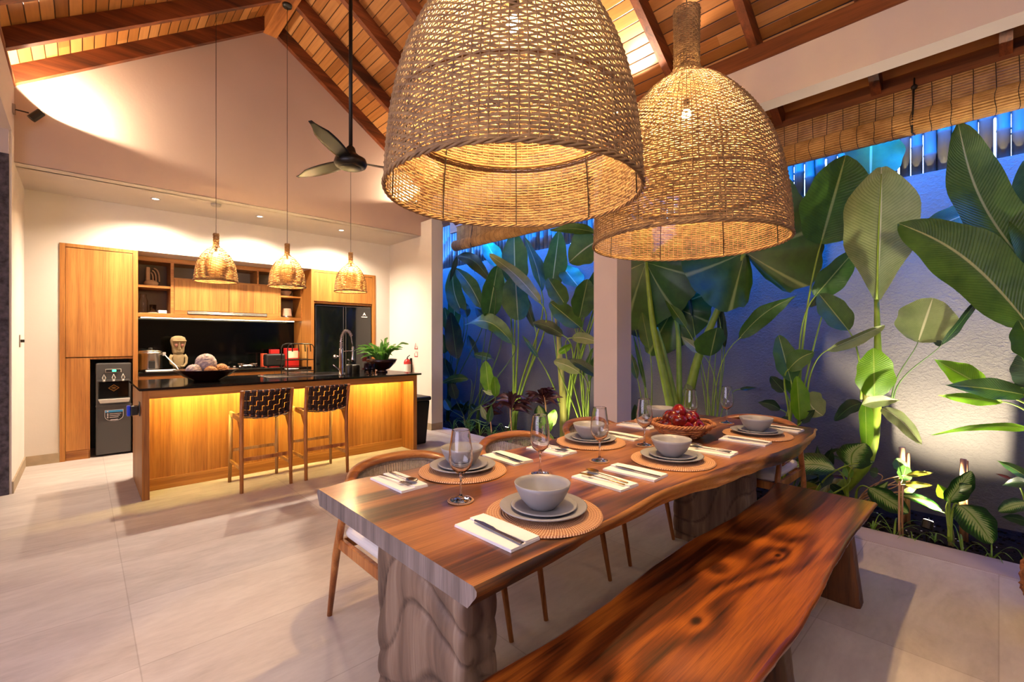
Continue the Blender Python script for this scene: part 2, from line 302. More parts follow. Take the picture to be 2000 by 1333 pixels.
# ---------------------------------------------------------------- mesh helpers
C = sc.collection
class MB:
    def __init__(s): s.v = []; s.f = []; s.uv = {}; s.n = 0
    def add(s, vs, fs, uvs=None):
        b = len(s.v); s.v += [tuple(x) for x in vs]
        for i, f in enumerate(fs):
            s.f.append(tuple(b+k for k in f))
            if uvs: s.uv[len(s.f)-1] = [uvs[k] for k in f]
        return s
    def box(s, x0, x1, y0, y1, z0, z1, M=None):
        vs = [Vector((x, y, z)) for x in (x0, x1) for y in (y0, y1) for z in (z0, z1)]
        if M: vs = [M @ v for v in vs]
        return s.add(vs, [(0, 1, 3, 2), (4, 6, 7, 5), (0, 4, 5, 1), (2, 3, 7, 6), (0, 2, 6, 4), (1, 5, 7, 3)])
    def bar(s, a, b, w, d=None, up=(0, 0, 1), w1=None, d1=None):
        """rectangular bar from a to b, width w (across), depth d (along up)"""
        a, b = Vector(a), Vector(b); d = d or w; w1 = w1 or w; d1 = d1 or d
        t = (b-a).normalized(); u = Vector(up)
        if abs(t.dot(u)) > .98: u = Vector((0, 1, 0))
        x = t.cross(u).normalized(); y = x.cross(t).normalized(); vs = []
        for p, ww, dd in ((a, w, d), (b, w1, d1)):
            for i, j in ((-1, -1), (1, -1), (1, 1), (-1, 1)): vs.append(p+x*ww/2*i+y*dd/2*j)
        return s.add(vs, [(3, 2, 1, 0), (4, 5, 6, 7), (0, 1, 5, 4), (1, 2, 6, 5), (2, 3, 7, 6), (3, 0, 4, 7)])
    def tube(s, pts, r, n=8, cap=True, closed=False, flat=1.0, up=None):
        pts = [Vector(p) for p in pts]; m = len(pts); R = r if isinstance(r, (list, tuple)) else [r]*m; vs = []; px = None
        for i, p in enumerate(pts):
            if closed: t = pts[(i+1) % m]-pts[i-1]
            else: t = pts[min(i+1, m-1)]-pts[max(i-1, 0)]
            t = t.normalized() if t.length else Vector((0, 0, 1))
            if px is None:
                u = Vector(up) if up else (Vector((0, 0, 1)) if abs(t.z) < .9 else Vector((1, 0, 0)))
                px = t.cross(u).normalized()
            else:
                px = (px-t*px.dot(t)); px = px.normalized() if px.length > 1e-6 else t.orthogonal().normalized()
            y = px.cross(t).normalized()
            for k in range(n):
                a = 2*PI*k/n; vs.append(p+px*math.cos(a)*R[i]+y*math.sin(a)*R[i]*flat)
        fs = []
        for i in range(m if closed else m-1):
            j = (i+1) % m
            for k in range(n): fs.append((i*n+k, i*n+(k+1) % n, j*n+(k+1) % n, j*n+k))
        if cap and not closed: fs.append(tuple(range(n-1, -1, -1))); fs.append(tuple((m-1)*n+k for k in range(n)))
        return s.add(vs, fs)
    def lathe(s, prof, c=(0, 0, 0), n=32, M=None):
        vs = []; fs = []; idx = []
        for r, z in prof:
            if r < 1e-6: idx.append([len(vs)]); vs.append(Vector((c[0], c[1], c[2]+z)))
            else:
                idx.append(list(range(len(vs), len(vs)+n)))
                for k in range(n): a = 2*PI*k/n; vs.append(Vector((c[0]+r*math.cos(a), c[1]+r*math.sin(a), c[2]+z)))
        for i in range(len(prof)-1):
            A, B = idx[i], idx[i+1]
            for k in range(n):
                k2 = (k+1) % n
                if len(A) == 1 and len(B) == 1: break
                if len(A) == 1: fs.append((A[0], B[k2], B[k]))
                elif len(B) == 1: fs.append((A[k], A[k2], B[0]))
                else: fs.append((A[k], A[k2], B[k2], B[k]))
        if M: vs = [M @ v for v in vs]
        return s.add(vs, fs)
    def ball(s, c, rx, ry=None, rz=None, n=16, m=10, jit=0, rng=None):
        ry = ry or rx; rz = rz or rx; prof = []
        for i in range(m+1): a = PI*i/m; prof.append((math.sin(a), -math.cos(a)))
        b = len(s.v); s.lathe(prof, (0, 0, 0), n)
        for i in range(b, len(s.v)):
            v = s.v[i]; j = 1+(random.uniform(-jit, jit) if jit else 0)
            s.v[i] = (c[0]+v[0]*rx*j, c[1]+v[1]*ry*j, c[2]+v[2]*rz*j)
        return s
    def grid(s, fn, nu, nv, uv=True, flip=False):
        vs = [fn(i/nu, j/nv) for j in range(nv+1) for i in range(nu+1)]
        us = [(i/nu, j/nv) for j in range(nv+1) for i in range(nu+1)]
        fs = [(j*(nu+1)+i, j*(nu+1)+i+1, (j+1)*(nu+1)+i+1, (j+1)*(nu+1)+i) for j in range(nv) for i in range(nu)]
        return s.add(vs, fs, us if uv else None)
    def build(s, name, mat, parent=None, smooth=False, bev=0, local=True, sub=0, solid=0, seg=2):
        me = bpy.data.meshes.new(name)
        vs = s.v
        if parent is not None and not local:
            inv = parent.matrix_basis.inverted() if parent.parent is None else (parent.parent.matrix_basis @ parent.matrix_basis).inverted()
            vs = [inv @ Vector(v) for v in vs]
        me.from_pydata([tuple(v) for v in vs], [], s.f)
        if s.uv:
            l = me.uv_layers.new(name='UVMap'); k = 0
            for i, p in enumerate(me.polygons):
                u = s.uv.get(i)
                for q in range(p.loop_total):
                    if u: l.data[p.loop_start+q].uv = u[q]
        me.materials.append(mat)
        if smooth: me.polygons.foreach_set('use_smooth', [True]*len(me.polygons))
        me.update(); o = bpy.data.objects.new(name, me); C.objects.link(o)
        if parent: o.parent = parent
        if solid:
            q = o.modifiers.new('thickness', 'SOLIDIFY'); q.thickness = solid; q.offset = 0
        if bev:
            q = o.modifiers.new('bevel', 'BEVEL'); q.width = bev; q.segments = seg; q.limit_method = 'ANGLE'; q.angle_limit = math.radians(40)
            q.harden_normals = False
        if sub:
            q = o.modifiers.new('subdiv', 'SUBSURF'); q.levels = sub; q.render_levels = sub
        return o
def box(x0, x1, y0, y1, z0, z1, M=None): return MB().box(x0, x1, y0, y1, z0, z1, M)
def tag(o, label, cat, group=None, kind=None):
    o['label'] = label; o['category'] = cat
    if group: o['group'] = group
    if kind: o['kind'] = kind
    return o
def thing(name, label, cat, loc=(0, 0, 0), rz=0, group=None):
    o = bpy.data.objects.new(name, None); C.objects.link(o); o.location = loc; o.rotation_euler = (0, 0, rz); o.empty_display_size = .05
    return tag(o, label, cat, group)
def struct(name, mb, mat, label=None, **k):
    o = mb.build(name, mat, **k); o['kind'] = 'structure'
    if label: o['label'] = label
    return o
def dup(root, loc=None, rz=None, label=None, group=None, scale=None):
    r = root.copy(); C.objects.link(r)
    if loc is not None: r.location = loc
    if rz is not None: r.rotation_euler = (0, 0, rz)
    if scale: r.scale = scale
    if label: r['label'] = label
    if group: r['group'] = group
    for ch in list(root.children):
        c = ch.copy(); C.objects.link(c); c.parent = r
        for g in list(ch.children):
            d = g.copy(); C.objects.link(d); d.parent = c
    return r
def lerp(a, b, t): return a+(b-a)*t
def interp(tab, x):
    if x <= tab[0][0]: return tab[0][1]
    for (x0, y0), (x1, y1) in zip(tab, tab[1:]):
        if x <= x1:
            t = (x-x0)/(x1-x0); t = t*t*(3-2*t); return y0+(y1-y0)*t
    return tab[-1][1]
def bez(a, b, c, n):
    a, b, c = Vector(a), Vector(b), Vector(c); return [a*(1-t)**2+b*2*t*(1-t)+c*t*t for t in [i/n for i in range(n+1)]]
# ================================================================ THE SETTING
XL, XR, YB, YG = -.45, 3.78, 7.05, 6.065
floor = struct('floor', box(-6, 4.055, -4.0, 7.9, -.12, 0), MT['floor'])
struct('trim_1', box(3.80, 4.056, -4.0, 5.75, -.001, .003), MT['kerb'], 'grey stone edging between the tiled floor and the planting bed')
# kitchen wall with its recess for the cabinets (x -.18..3.52, z 0..2.41)
for a in ((XL-.2, -.186, YB, 7.9, 0, 2.95), (3.526, XR+.2, YB, 7.9, 0, 2.95), (-.186, 3.526, YB, 7.9, 2.412, 2.95), (XL-.2, XR+.2, 7.90, 8.0, 0, 2.95)): struct('wall_back', box(*a), MT['wallwhite'])
struct('wall_left', box(XL-.2, XL, 5.875, YB+.3, 0, 3.16), MT['wallwhite'])
struct('wall_right', MB().box(XR, XR+.186, 5.77, 7.9, 0, 3.15), MT['wallwhite'])
# gable above the kitchen niche
RX0, RX1, RZ, ML, MR = 1.583, 1.736, 5.045, .70, .68
def zl(x): return RZ-ML*(RX0-x)
def zr(x): return RZ-MR*(x-RX1)
g = MB(); prof = [(XL-.2, 2.94), (XR+.19, 2.94), (XR+.19, zr(XR+.19)+.1), (RX1, RZ+.14), (RX0, RZ+.14), (XL-.2, zl(XL-.2)+.1)]
vs = [(x, y, z) for y in (YG, YG+.15) for x, z in prof]; n = 6
g.add(vs, [tuple(range(n)), tuple(range(2*n-1, n-1, -1))]+[(i, n+i, n+(i+1) % n, (i+1) % n) for i in range(n)])
struct('wall_gable', g, MT['wall'])
struct('ceiling', MB().box(XL-.1, XR+.1, YG+.1, 7.9, 2.94, 3.05).box(XL, XR, YG+.0, YG+.12, 2.939, 2.945), MT['wallwhite'])
# baseboards
struct('baseboard_back', box(XL, -.185, YB-.012, YB, 0, .105), MT['baseb'])
struct('baseboard_left', box(XL, XL+.012, 5.875, YB, 0, .105), MT['baseb'])
struct('baseboard_right', MB().box(XR-.004, XR, 5.766, YB, 0, .1).box(XR-.004, XR+.19, 5.766, 5.77, 0, .1), MT['baseb'])
# left end: stone clad pillar and beam
struct('wall_stone', box(-2.3, XL-.015, 5.86, 6.0, 0, 2.95), MT['stone'], 'dark rough stone cladding at the left edge')
struct('trim_2', box(-2.3, XL-.015, 5.85, 6.06, 2.95, 3.16), MT['beam'])
struct('beam_left', box(XL-.2, XL, -4, 6.2, 3.16, 3.62), MT['beam'])
# right beam, column, wood plates
struct('beam_right', box(XR, XR+.16, -4, 5.78, 3.15, 3.47), MT['beam'])
struct('column', box(XR, XR+.25, 2.537, 2.813, 0, 3.15), MT['beam'])
struct('column_base', box(XR-.004, XR+.254, 2.533, 2.817, 0, .1), MT['baseb'])
struct('trim_3', box(XR-.01, XR+.17, -4, 6.06, 3.47, 3.60), MT['plate'])
struct('trim_4', box(XL-.2, XL+.01, -4, 6.06, 3.62, 3.66), MT['plate'])
# added wall that keeps sky light off the left; room end behind the camera
struct('wall_sky_block', box(-2.3, -2.15, -4.15, 6.0, 0, 2.75), MT['wallwhite'])
struct('wall_behind', box(-6, 4.05, -4.15, -4.0, 0, 5.6), MT['wall'])
# roof: boards, rafters, ridge
DZ = .17; EXL, EXR = -2.2, 4.55
rb = MB()
def roofplane(x0, x1, zf, th=.05):
    vs = [(x, y, zf(x)+dz) for dz in (DZ, DZ+th) for y in (-4.2, YG+1.9) for x in (x0, x1)]
    rb.add(vs, [(0, 1, 3, 2), (4, 6, 7, 5), (0, 2, 6, 4), (1, 5, 7, 3), (0, 4, 5, 1), (2, 3, 7, 6)])
roofplane(EXL, RX0+.08, zl); roofplane(RX0+.07, EXR, zr)
struct('ceiling_boards', rb, MT['boards'])
struct('ridge_beam', box(RX0, RX1, -4.2, YG, RZ, RZ+.28), MT['raftery'])
for k in range(16):
    y1 = YG-.674*k; y0 = y1-.062
    for side, (xa, xb, zf) in enumerate(((EXL+.1, RX0, zl), (RX1, EXR-.05, zr))):
        vs = [(x, y, zf(x)+dz) for dz in (0, DZ+.002) for y in (y0, y1) for x in (xa, xb)]
        struct('rafter', MB().add(vs, [(0, 2, 3, 1), (4, 5, 7, 6), (0, 1, 5, 4), (2, 6, 7, 3), (0, 4, 6, 2), (1, 3, 7, 5)]), MT['rafter'])
struct('fascia', box(EXR-.06, EXR-.02, -4.2, 6.3, zr(EXR)+.0, zr(EXR)+.2), MT['plate'])
# outside wall beyond the kitchen corner and the garden wall
struct('ground', box(4.055, 4.93, -4.2, 9.5, -.3, -.05), MT['soil'], 'dark planting soil of the side garden')
struct('kerb', box(4.0, 4.055, -4, 9.5, -.3, -.002), MT['kerb'])
struct('garden_wall', box(4.93, 5.10, -4.2, 9.6, -.3, 2.68), MT['garden_wall'])
struct('garden_sky_block', box(4.05, 5.1, -4.3, -4.15, -.3, 3.9), MT['garden_wall'])  # unseen wall added to stop sky light leaking past the bed's end
struct('garden_wall_end', box(3.97, 5.1, 9.5, 9.6, -.3, 3.6), MT['garden_wall'])
struct('wall_outside', box(XR+.186, XR+.2, 5.77, 9.5, 0, 3.1), MT['beam'])
# soil clods and mulch specks
mb = MB(); rs = random.Random(3)
for i in range(900):
    x, y = rs.uniform(4.09, 4.88), rs.uniform(-.7, 6.8) if i % 2 else rs.uniform(-.5, 2.2); r = rs.uniform(.006, .02)
    b = len(mb.v); mb.ball((x, y, -.05+r*.3), r, r*rs.uniform(.5, 1.2), r*.6, 5, 3)
tag(mb.build('mulch', MT['soil'], smooth=False), 'dark clods and bark mulch covering the bed under the plants', 'mulch', kind='stuff')
mb = MB()
for i in range(130):
    x, y = rs.uniform(4.1, 4.88), rs.uniform(-.5, 2.4); mb.ball((x, y, -.043), rs.uniform(.003, .008), None, .004, 5, 3)
tag(mb.build('pebbles', plain('pale_pebble', '#d8d0c4', .7)), 'tiny pale pebbles scattered over the dark soil', 'pebbles', kind='stuff')
# ---------------------------------------------------------------- bamboo fence on the garden wall
fence = thing('bamboo_fence', 'bluish bamboo pole fence standing on top of the rough garden wall', 'fence', (5.0, 3, 2.68))
bm = plain('weathered_bamboo', '#625e55', .5, 0, .12, 5); y = -.75; rs = random.Random(5); k = 0; rest = MB()
while y < 8.6 or k < 0:
    r = rs.uniform(.034, .043); gap = rs.choice((0, .002, .004, .012)); y += r; zb = rs.choice((2.68, 2.685, 2.70))
    pts = []; R = []; z = zb; nxt = rs.uniform(.1, .4)
    L = 1.15; nodes = []
    while nxt < L: nodes.append(nxt); nxt += rs.uniform(.26, .38)
    q = MB() if k < 98 else rest; zz = [0]+sum([[a-.012, a, a+.012] for a in nodes], [])+[L]
    q.tube([(4.985, y, zb+a) for a in zz], [r]+sum([[r, r*1.09, r] for a in nodes], [])+[r], 10)
    if k < 98: q.build('pole', bm, fence, smooth=True, local=False)
    y += r+gap; k += 1
y = -4.2
while y < -.80: rest.tube([(4.985, y, 2.68), (4.985, y, 3.83)], .04, 8); y += .083  # unseen run of poles, added to shut out stray sky light
if rest.v: o = rest.build('poles', bm, fence, smooth=True, local=False); o['kind'] = 'stuff'
MB().bar((5.04, -.8, 3.05), (5.04, 8.7, 3.05), .03, .05).bar((5.04, -.8, 3.55), (5.04, 8.7, 3.55), .03, .05).build('rail', bm, fence, local=False)
# ---------------------------------------------------------------- rolled bamboo blinds
def blind(y0, y1, zt, zb, label, cords):
    t = thing('bamboo_blind', label, 'blind', (4.45, (y0+y1)/2, zb), 0, 'rolled bamboo blinds under the eave')
    s = MB(); k = 0; z = zt
    while z > zb+.07: s.tube([(4.45, y0, z), (4.45, y1, z)], .0092, 6); z -= .0192
    s.build('slats', MT['bamboo'], t, local=False)
    s = MB(); R = .075; cz = zb+R
    for i in range(25):
        a = 2*PI*i/25; s.tube([(4.42+R*math.cos(a), y0-.01, cz+R*math.sin(a)), (4.42+R*math.cos(a), y1+.01, cz+R*math.sin(a))], .0102, 6)
    sp = []
    for i in range(50): a = i*.42; r = R*(1-i/52); sp.append((r*math.cos(a), r*math.sin(a)))
    for i, (a, b) in enumerate(sp): s.tube([(4.42+a, y0-.004, cz+b), (4.42+a, y0+.02, cz+b)], .006, 5)
    s.build('roll', MT['bamboo'], t, local=False)
    y = y0+.06
    while y < y1:
        s = MB(); d = random.uniform(-.006, .006)
        s.tube([(4.438, y, zt), (4.438, y+d, zb+.16)], .002, 4)
        s.tube([(4.42+(R+.01)*math.cos(a), y+d*math.cos(3*a), cz+(R+.01)*math.sin(a)) for a in [2*PI*i/16 for i in range(16)]], .002, 4, closed=True); y += .105
        s.build('stitch_cord', MT['blackp'], t, local=False)
    for y in cords:
        s = MB()
        s.tube([(4.40, y, zt+.05), (4.34, y+.005, cz), (4.36, y+.01, zb-.01), (4.42, y, zb-.012)], .0055, 6); s.ball((4.39, y, zt-.02), .02, n=8, m=6)
        s.build('pull_cord', MT['blackp'], t, local=False, smooth=True)
    box(4.43, 4.47, y0-.02, y1+.02, zt, zt+.05).build('headrail', MT['plate'], t, local=False)
    return t
blind(-1.2, 2.55, 3.19, 2.845, 'long bamboo blind rolled up over the planted bed on the right side', (-1.0, .42, 2.3))
b2 = blind(3.05, 6.05, 3.19, 2.80, 'bamboo blind rolled up under the eave between column and kitchen corner', (3.3, 5.55))
t = tag(MB().tube([(4.34, 5.56, 2.85), (4.33, 5.50, 2.5), (4.34, 5.44, 2.35)], .003, 5).build('blind_cord', MT['blackp']), 'thin dark cord hanging from the far rolled blind', 'cord')
# ================================================================ KITCHEN WALL
KY = 7.04
tc = thing('tall_cabinet', 'tall oak cabinet with a dark opening for the water dispenser', 'cabinet', (.147, KY, 0))
m = MB(); m.box(-.185, -.14, KY, 7.85, 0, 2.41); m.box(.435, .482, KY, 7.85, 0, 2.41); m.box(-.14, .435, KY, 7.85, 2.372, 2.41); m.box(-.14, .435, KY+.02, 7.85, 1.12, 1.142); m.box(.05, .062, KY+.02, 7.85, 0, 1.12)
m.build('carcass', MT['oak'], tc, local=False, bev=.002)
box(-.137, .432, KY+.006, KY+.026, 1.150, 2.366).build('door', MT['oak'], tc, local=False, bev=.0015)
box(-.137, .058, KY+.006, KY+.026, .108, 1.135).build('door', MT['oak'], tc, local=False, bev=.0015)
box(-.137, .058, KY+.02, KY+.04, 0, .104).build('plinth', MT['oakx'], tc, local=False)
box(.062, .435, 7.70, 7.72, 0, 1.12).build('back_panel', MT['blackp'], tc, local=False)
# upper open and closed cabinet
UY, UB = 7.43, 7.83
uc = thing('wall_cabinet', 'long oak wall cabinet with open shelves and two flap doors', 'cabinet', (1.5, UY, 1.64))
m = MB(); m.box(.484, 2.49, UY, UB, 2.352, 2.41); m.box(.484, 2.49, UY, UB, 1.64, 1.69); m.box(.84, .876, UY, UB, 1.69, 2.352); m.box(2.155, 2.185, UY, UB, 1.69, 2.14)
m.box(.876, 2.185, UY+.002, UB, 2.14, 2.165); m.box(2.475, 2.49, UY, UB, 1.69, 2.352)
m.box(1.86, 1.885, UY, UB, 2.165, 2.352)
m.build('carcass', MT['oakx'], uc, local=False, bev=.002)
box(.484, .84, UY+.01, UB, 2.016, 2.046).build('shelf', MT['oakx'], uc, local=False)
box(2.185, 2.475, UY+.01, UB, 1.995, 2.02).build('shelf', MT['oakx'], uc, local=False)
box(2.185, 2.475, UY+.01, UB, 2.13, 2.15).build('shelf', MT['oakx'], uc, local=False)
box(.484, 2.49, UB-.02, UB, 1.69, 2.352).build('back_panel', MT['backp'], uc, local=False)
box(.880, 1.50, UY-.002, UY+.018, 1.735, 2.142).build('flap_door', MT['oak'], uc, local=False, bev=.0015)
box(1.506, 2.152, UY-.002, UY+.018, 1.735, 2.142).build('flap_door', MT['oak'], uc, local=False, bev=.0015)
MB().box(.878, 1.02, UY-.002, UY+.018, 1.69, 1.733).box(1.995, 2.153, UY-.002, UY+.018, 1.69, 1.733).build('rail', MT['oakx'], uc, local=False)
box(.55, 2.43, 7.60, 7.63, 1.632, 1.64).build('light_strip', emis('cabinet_led', (1, .80, .45), 16), uc, local=False)
hd = tag(MB().box(1.022, 1.993, UY-.004, UB-.05, 1.692, 1.728).box(1.022, 1.993, UY-.012, UY-.004, 1.692, 1.704).build('range_hood', MT['steel'], bev=.003), 'slim steel range hood slotted under the flap doors', 'range hood')
sp = tag(box(.484, 2.49, 7.80, 7.82, .95, 1.64).build('splashback', MT['granitew']), 'glossy black stone splashback behind the hob', 'splashback')
bc = thing('base_cabinet', 'oak base cabinet under the black worktop along the back wall', 'cabinet', (1.4, KY, 0))
box(.484, 2.49, KY+.02, 7.8, .1, .905).build('carcass', MT['oakx'], bc, local=False)
for i in range(4):
    x0 = .49+i*.5
    d = box(x0, x0+.494, KY, KY+.02, .70, .90).build('drawer', MT['oakx'], bc, local=False, bev=.0015)
    d = box(x0, x0+.494, KY, KY+.02, .11, .694).build('door', MT['oak'], bc, local=False, bev=.0015)
tag(box(.484, 2.49, KY-.02, 7.8, .908, .95).build('worktop', MT['granite'], bev=.003), 'black granite worktop against the splashback', 'worktop')
# fridge housing
fh = thing('fridge_cabinet', 'oak surround with an overhead door above the black fridge', 'cabinet', (3.0, KY, 0))
MB().box(2.491, 2.535, KY, 7.85, 0, 2.41).box(3.47, 3.525, KY, 7.85, 0, 2.41).box(2.535, 3.47, KY, 7.85, 2.372, 2.41).box(2.535, 3.47, KY+.03, 7.85, 1.90, 1.93).build('carcass', MT['oak'], fh, local=False, bev=.002)
box(2.538, 3.467, KY+.004, KY+.024, 1.935, 2.368).build('door', MT['oak'], fh, local=False, bev=.0015)
fr = thing('refrigerator', 'black glass side by side refrigerator', 'refrigerator', (3.0, 7.08, 0))
box(2.56, 3.455, 7.12, 7.75, .02, 1.875).build('body', MT['black'], fr, local=False, bev=.005)
for x0, x1 in ((2.56, 2.995), (3.02, 3.455)):
    d = box(x0, x1, 7.06, 7.12, .05, 1.87).build('door', MT['fridge'], fr, local=False, bev=.004)
    xe = x1-.012 if x0 < 2.9 else x0+.0; MB().box(xe, xe+.012, 7.05, 7.062, .06, 1.865).build('handle_trim', MT['steel'], d, local=False)
MB().box(2.558, 2.566, 7.05, 7.064, .05, 1.87).box(2.56, 3.45, 7.052, 7.062, 1.868, 1.876).build('edge_trim', MT['steel'], fr, local=False)
x, z = 3.335, 1.74
MB().add([(x-.03, 7.055, z), (x, 7.055, z+.055), (x+.03, 7.055, z), (x, 7.055, z+.018)], [(0, 1, 3), (1, 2, 3)]).box(x-.05, x+.05, 7.054, 7.056, z-.028, z-.014).build('emblem', MT['white'], fr, local=False)
# ---------------------------------------------------------------- water dispenser
wd = thing('water_dispenser', 'grey floor standing water dispenser in the cabinet opening', 'water dispenser', (.265, 7.1, 0))
Y0 = 7.05
box(.108, .422, Y0, 7.40, .02, 1.075).build('body', MT['dgrey'], wd, local=False, bev=.014)
m = MB(); m.add([(.135, Y0-.002, .82), (.40, Y0-.002, .82), (.385, Y0-.002, .70), (.15, Y0-.002, .70)], [(0, 1, 2, 3)])
box(.128, .40, Y0-.006, Y0+.01, .665, .865).build('tap_recess', MT['granitew'], wd, local=False, bev=.01)
box(.12, .405, Y0-.035, Y0, .862, .882).build('tap_ledge', MT['dgrey'], wd, local=False, bev=.004)
for x in (.178, .262, .345):
    q = MB(); q.tube([(x, Y0-.02, .872), (x-.014, Y0-.03, .905), (x, Y0-.03, .945), (x+.014, Y0-.03, .905), (x, Y0-.02, .872)], .006, 8); q.lathe([(0, 0), (.012, 0), (.012, .02), (0, .02)], (x, Y0-.03, .862), 12)
    q.build('tap', MT['lgrey'], wd, local=False, smooth=True)
box(.19, .33, Y0-.008, Y0, .965, 1.005).build('display_frame', MT['lgrey'], wd, local=False, bev=.003)
box(.195, .325, Y0-.010, Y0-.006, .969, 1.001).build('display', MT['blackp'], wd, local=False)
box(.25, .285, Y0-.012, Y0-.009, .975, .995).build('indicator', MT['green_led'], wd, local=False)
MB().add([(.128, Y0-.05, .66), (.408, Y0-.05, .66), (.398, Y0-.045, .615), (.145, Y0-.045, .615), (.128, Y0+.01, .66), (.408, Y0+.01, .66), (.398, Y0+.01, .615), (.145, Y0+.01, .615)], [(0, 3, 2, 1), (4, 5, 6, 7), (0, 1, 5, 4), (3, 7, 6, 2), (0, 4, 7, 3), (1, 2, 6, 5)]).build('drip_tray', MT['lgrey'], wd, local=False, bev=.004)
box(.105, .425, Y0-.008, Y0, .572, .592).build('seam_band', MT['dgrey'], wd, local=False, bev=.003)
q = MB(); cx, cz = .264, .785; q.add([(cx-.05, Y0-.008, cz), (cx, Y0-.008, cz+.04), (cx+.05, Y0-.008, cz), (cx, Y0-.008, cz-.04)], [(0, 1, 2, 3)]); q.build('emblem_edge', MT['gold'], wd, local=False)
MB().add([(cx-.04, Y0-.0085, cz), (cx, Y0-.0085, cz+.031), (cx+.04, Y0-.0085, cz), (cx, Y0-.0085, cz-.031)], [(0, 1, 2, 3)]).build('emblem', MT['granitew'], wd, local=False)
MB().box(cx-.02, cx+.02, Y0-.0095, Y0-.0085, cz-.004, cz+.004).box(cx-.012, cx+.012, Y0-.0095, Y0-.0085, cz+.009, cz+.013).box(cx-.012, cx+.012, Y0-.0095, Y0-.0085, cz-.013, cz-.009).build('emblem_lines', MT['gold'], wd, local=False)
# shield-shaped sticker with pictogram rows
def shield(x0, x1, z0, z1, y):
    pts = [(x0, y, z1), (x0, y, lerp(z0, z1, .42))]
    for i in range(9): a = PI+PI*i/8; pts.append(((x0+x1)/2+math.cos(a)*(x1-x0)/2, y, lerp(z0, z1, .42)+math.sin(a)*(lerp(z0, z1, .42)-z0)))
    pts += [(x1, y, lerp(z0, z1, .42)), (x1, y, z1)]
    return MB().add(pts, [tuple(range(len(pts)))])
shield(.185, .350, .40, .53, Y0-.001).build('sticker', MT['white'], wd, local=False)
shield(.189, .346, .404, .526, Y0-.0016).build('sticker_face', MT['blackp'], wd, local=False)
box(.189, .346, Y0-.0022, Y0-.0016, .502, .526).build('sticker_header', plain('sky_blue_ink', '#3f9ad0', .4), wd, local=False)
q = MB()
for i in range(3):
    z = .485-.02*i; q.box(.204, .218, Y0-.0026, Y0-.0018, z-.007, z+.006); q.box(.226, .33-.012*i, Y0-.0026, Y0-.0018, z-.004, z+.002)
q.box(.235, .30, Y0-.0026, Y0-.0018, .412, .42); q.ball((.21, Y0-.002, .514), .009, .001, .009, 10, 6)
q.build('sticker_lines', MT['white'], wd, local=False)
# ---------------------------------------------------------------- things on the shelves
v = thing('sculptural_vase', 'pinkish clay vase with nested arch handles on the top shelf', 'vase', (.655, 7.62, 2.046))
MB().lathe([(0, 0), (.05, 0), (.075, .03), (.078, .05), (.055, .075), (.02, .085), (0, .085)], n=24).build('base', MT['clay'], v, smooth=True)
box(-.055, -.012, -.03, .03, .07, .25).build('neck', MT['clay'], v, bev=.01)
for k, r in enumerate((.062, .044, .027)):
    MB().tube([(-.03+r*1.25*(1-math.cos(a))*.75, 0, .07+(.17-.03*k)*(math.sin(a)*.98 if a < PI/2 else math.sin(a)**.6)) for a in [PI*(.5+i/20) for i in range(0, 11)]][:10]+[(-.03+r*1.9, 0, .07)], .008, 8).build('arch', MT['clay'], v, smooth=True)
def glassy(name, label, cat, prof, loc, n=20, group=None, mat='glass'):
    return tag(MB().lathe(prof, (0, 0, 0), n).build(name, MT[mat], smooth=True), label, cat, group)
o = glassy('glass_carafe', 'tall clear glass carafe on the lower left shelf', 'carafe', [(0, 0), (.045, 0), (.05, .02), (.048, .16), (.03, .22), (.0332, .247), (.0325, .25), (.0308, .25), (.030, .247), (.027, .22), (.044, .158), (.046, .02), (.042, .006), (0, .006)], 0); o.location = (.575, 7.62, 1.69)
o = glassy('glass_tumbler', 'short clear tumbler beside the carafe on the shelf', 'glass', [(0, 0), (.035, 0), (.038, .10), (.035, .10), (.032, .006), (0, .006)], 0); o.location = (.672, 7.60, 1.705)
tag(MB().lathe([(0, 0), (.05, 0), (.055, .015), (0, .013)], (.672, 7.60, 1.69), 18).build('saucer', MT['clay'], smooth=True), 'pinkish saucer under the short tumbler on the shelf', 'saucer')
tag(box(.725, .815, 7.55, 7.66, 1.69, 1.738).build('white_container', MT['bluesky'], bev=.006), 'low white container at the end of the lower left shelf', 'container')
tag(MB().lathe([(0, 0), (.04, 0), (.075, .05), (.085, .085), (.08, .085), (.07, .05), (.036, .008), (0, .008)], (2.30, 7.6, 2.02), 20).build('bowl', MT['clay'], smooth=True), 'small clay coloured bowl on the right hand shelf under the lamp', 'bowl')
kt = thing('electric_kettle', 'small white kettle on the lowest right hand shelf', 'kettle', (2.32, 7.60, 1.69))
MB().lathe([(0, 0), (.075, 0), (.078, .02), (.07, .026), (.065, .12), (.055, .145), (0, .15)], n=24).build('body', MT['clay'], kt, smooth=True)
MB().lathe([(0, 0), (.085, 0), (.085, .022), (.07, .03), (0, .03)], n=24).build('base', MT['steel'], kt, smooth=True)
tag(MB().lathe([(0, 0), (.02, 0), (.028, .03), (.01, .06), (0, .06)], (2.215, 7.68, 1.95), 12).build('hanging_cup', MT['white'], smooth=True), 'tiny white cup at the left of the right hand shelves', 'cup') if False else None
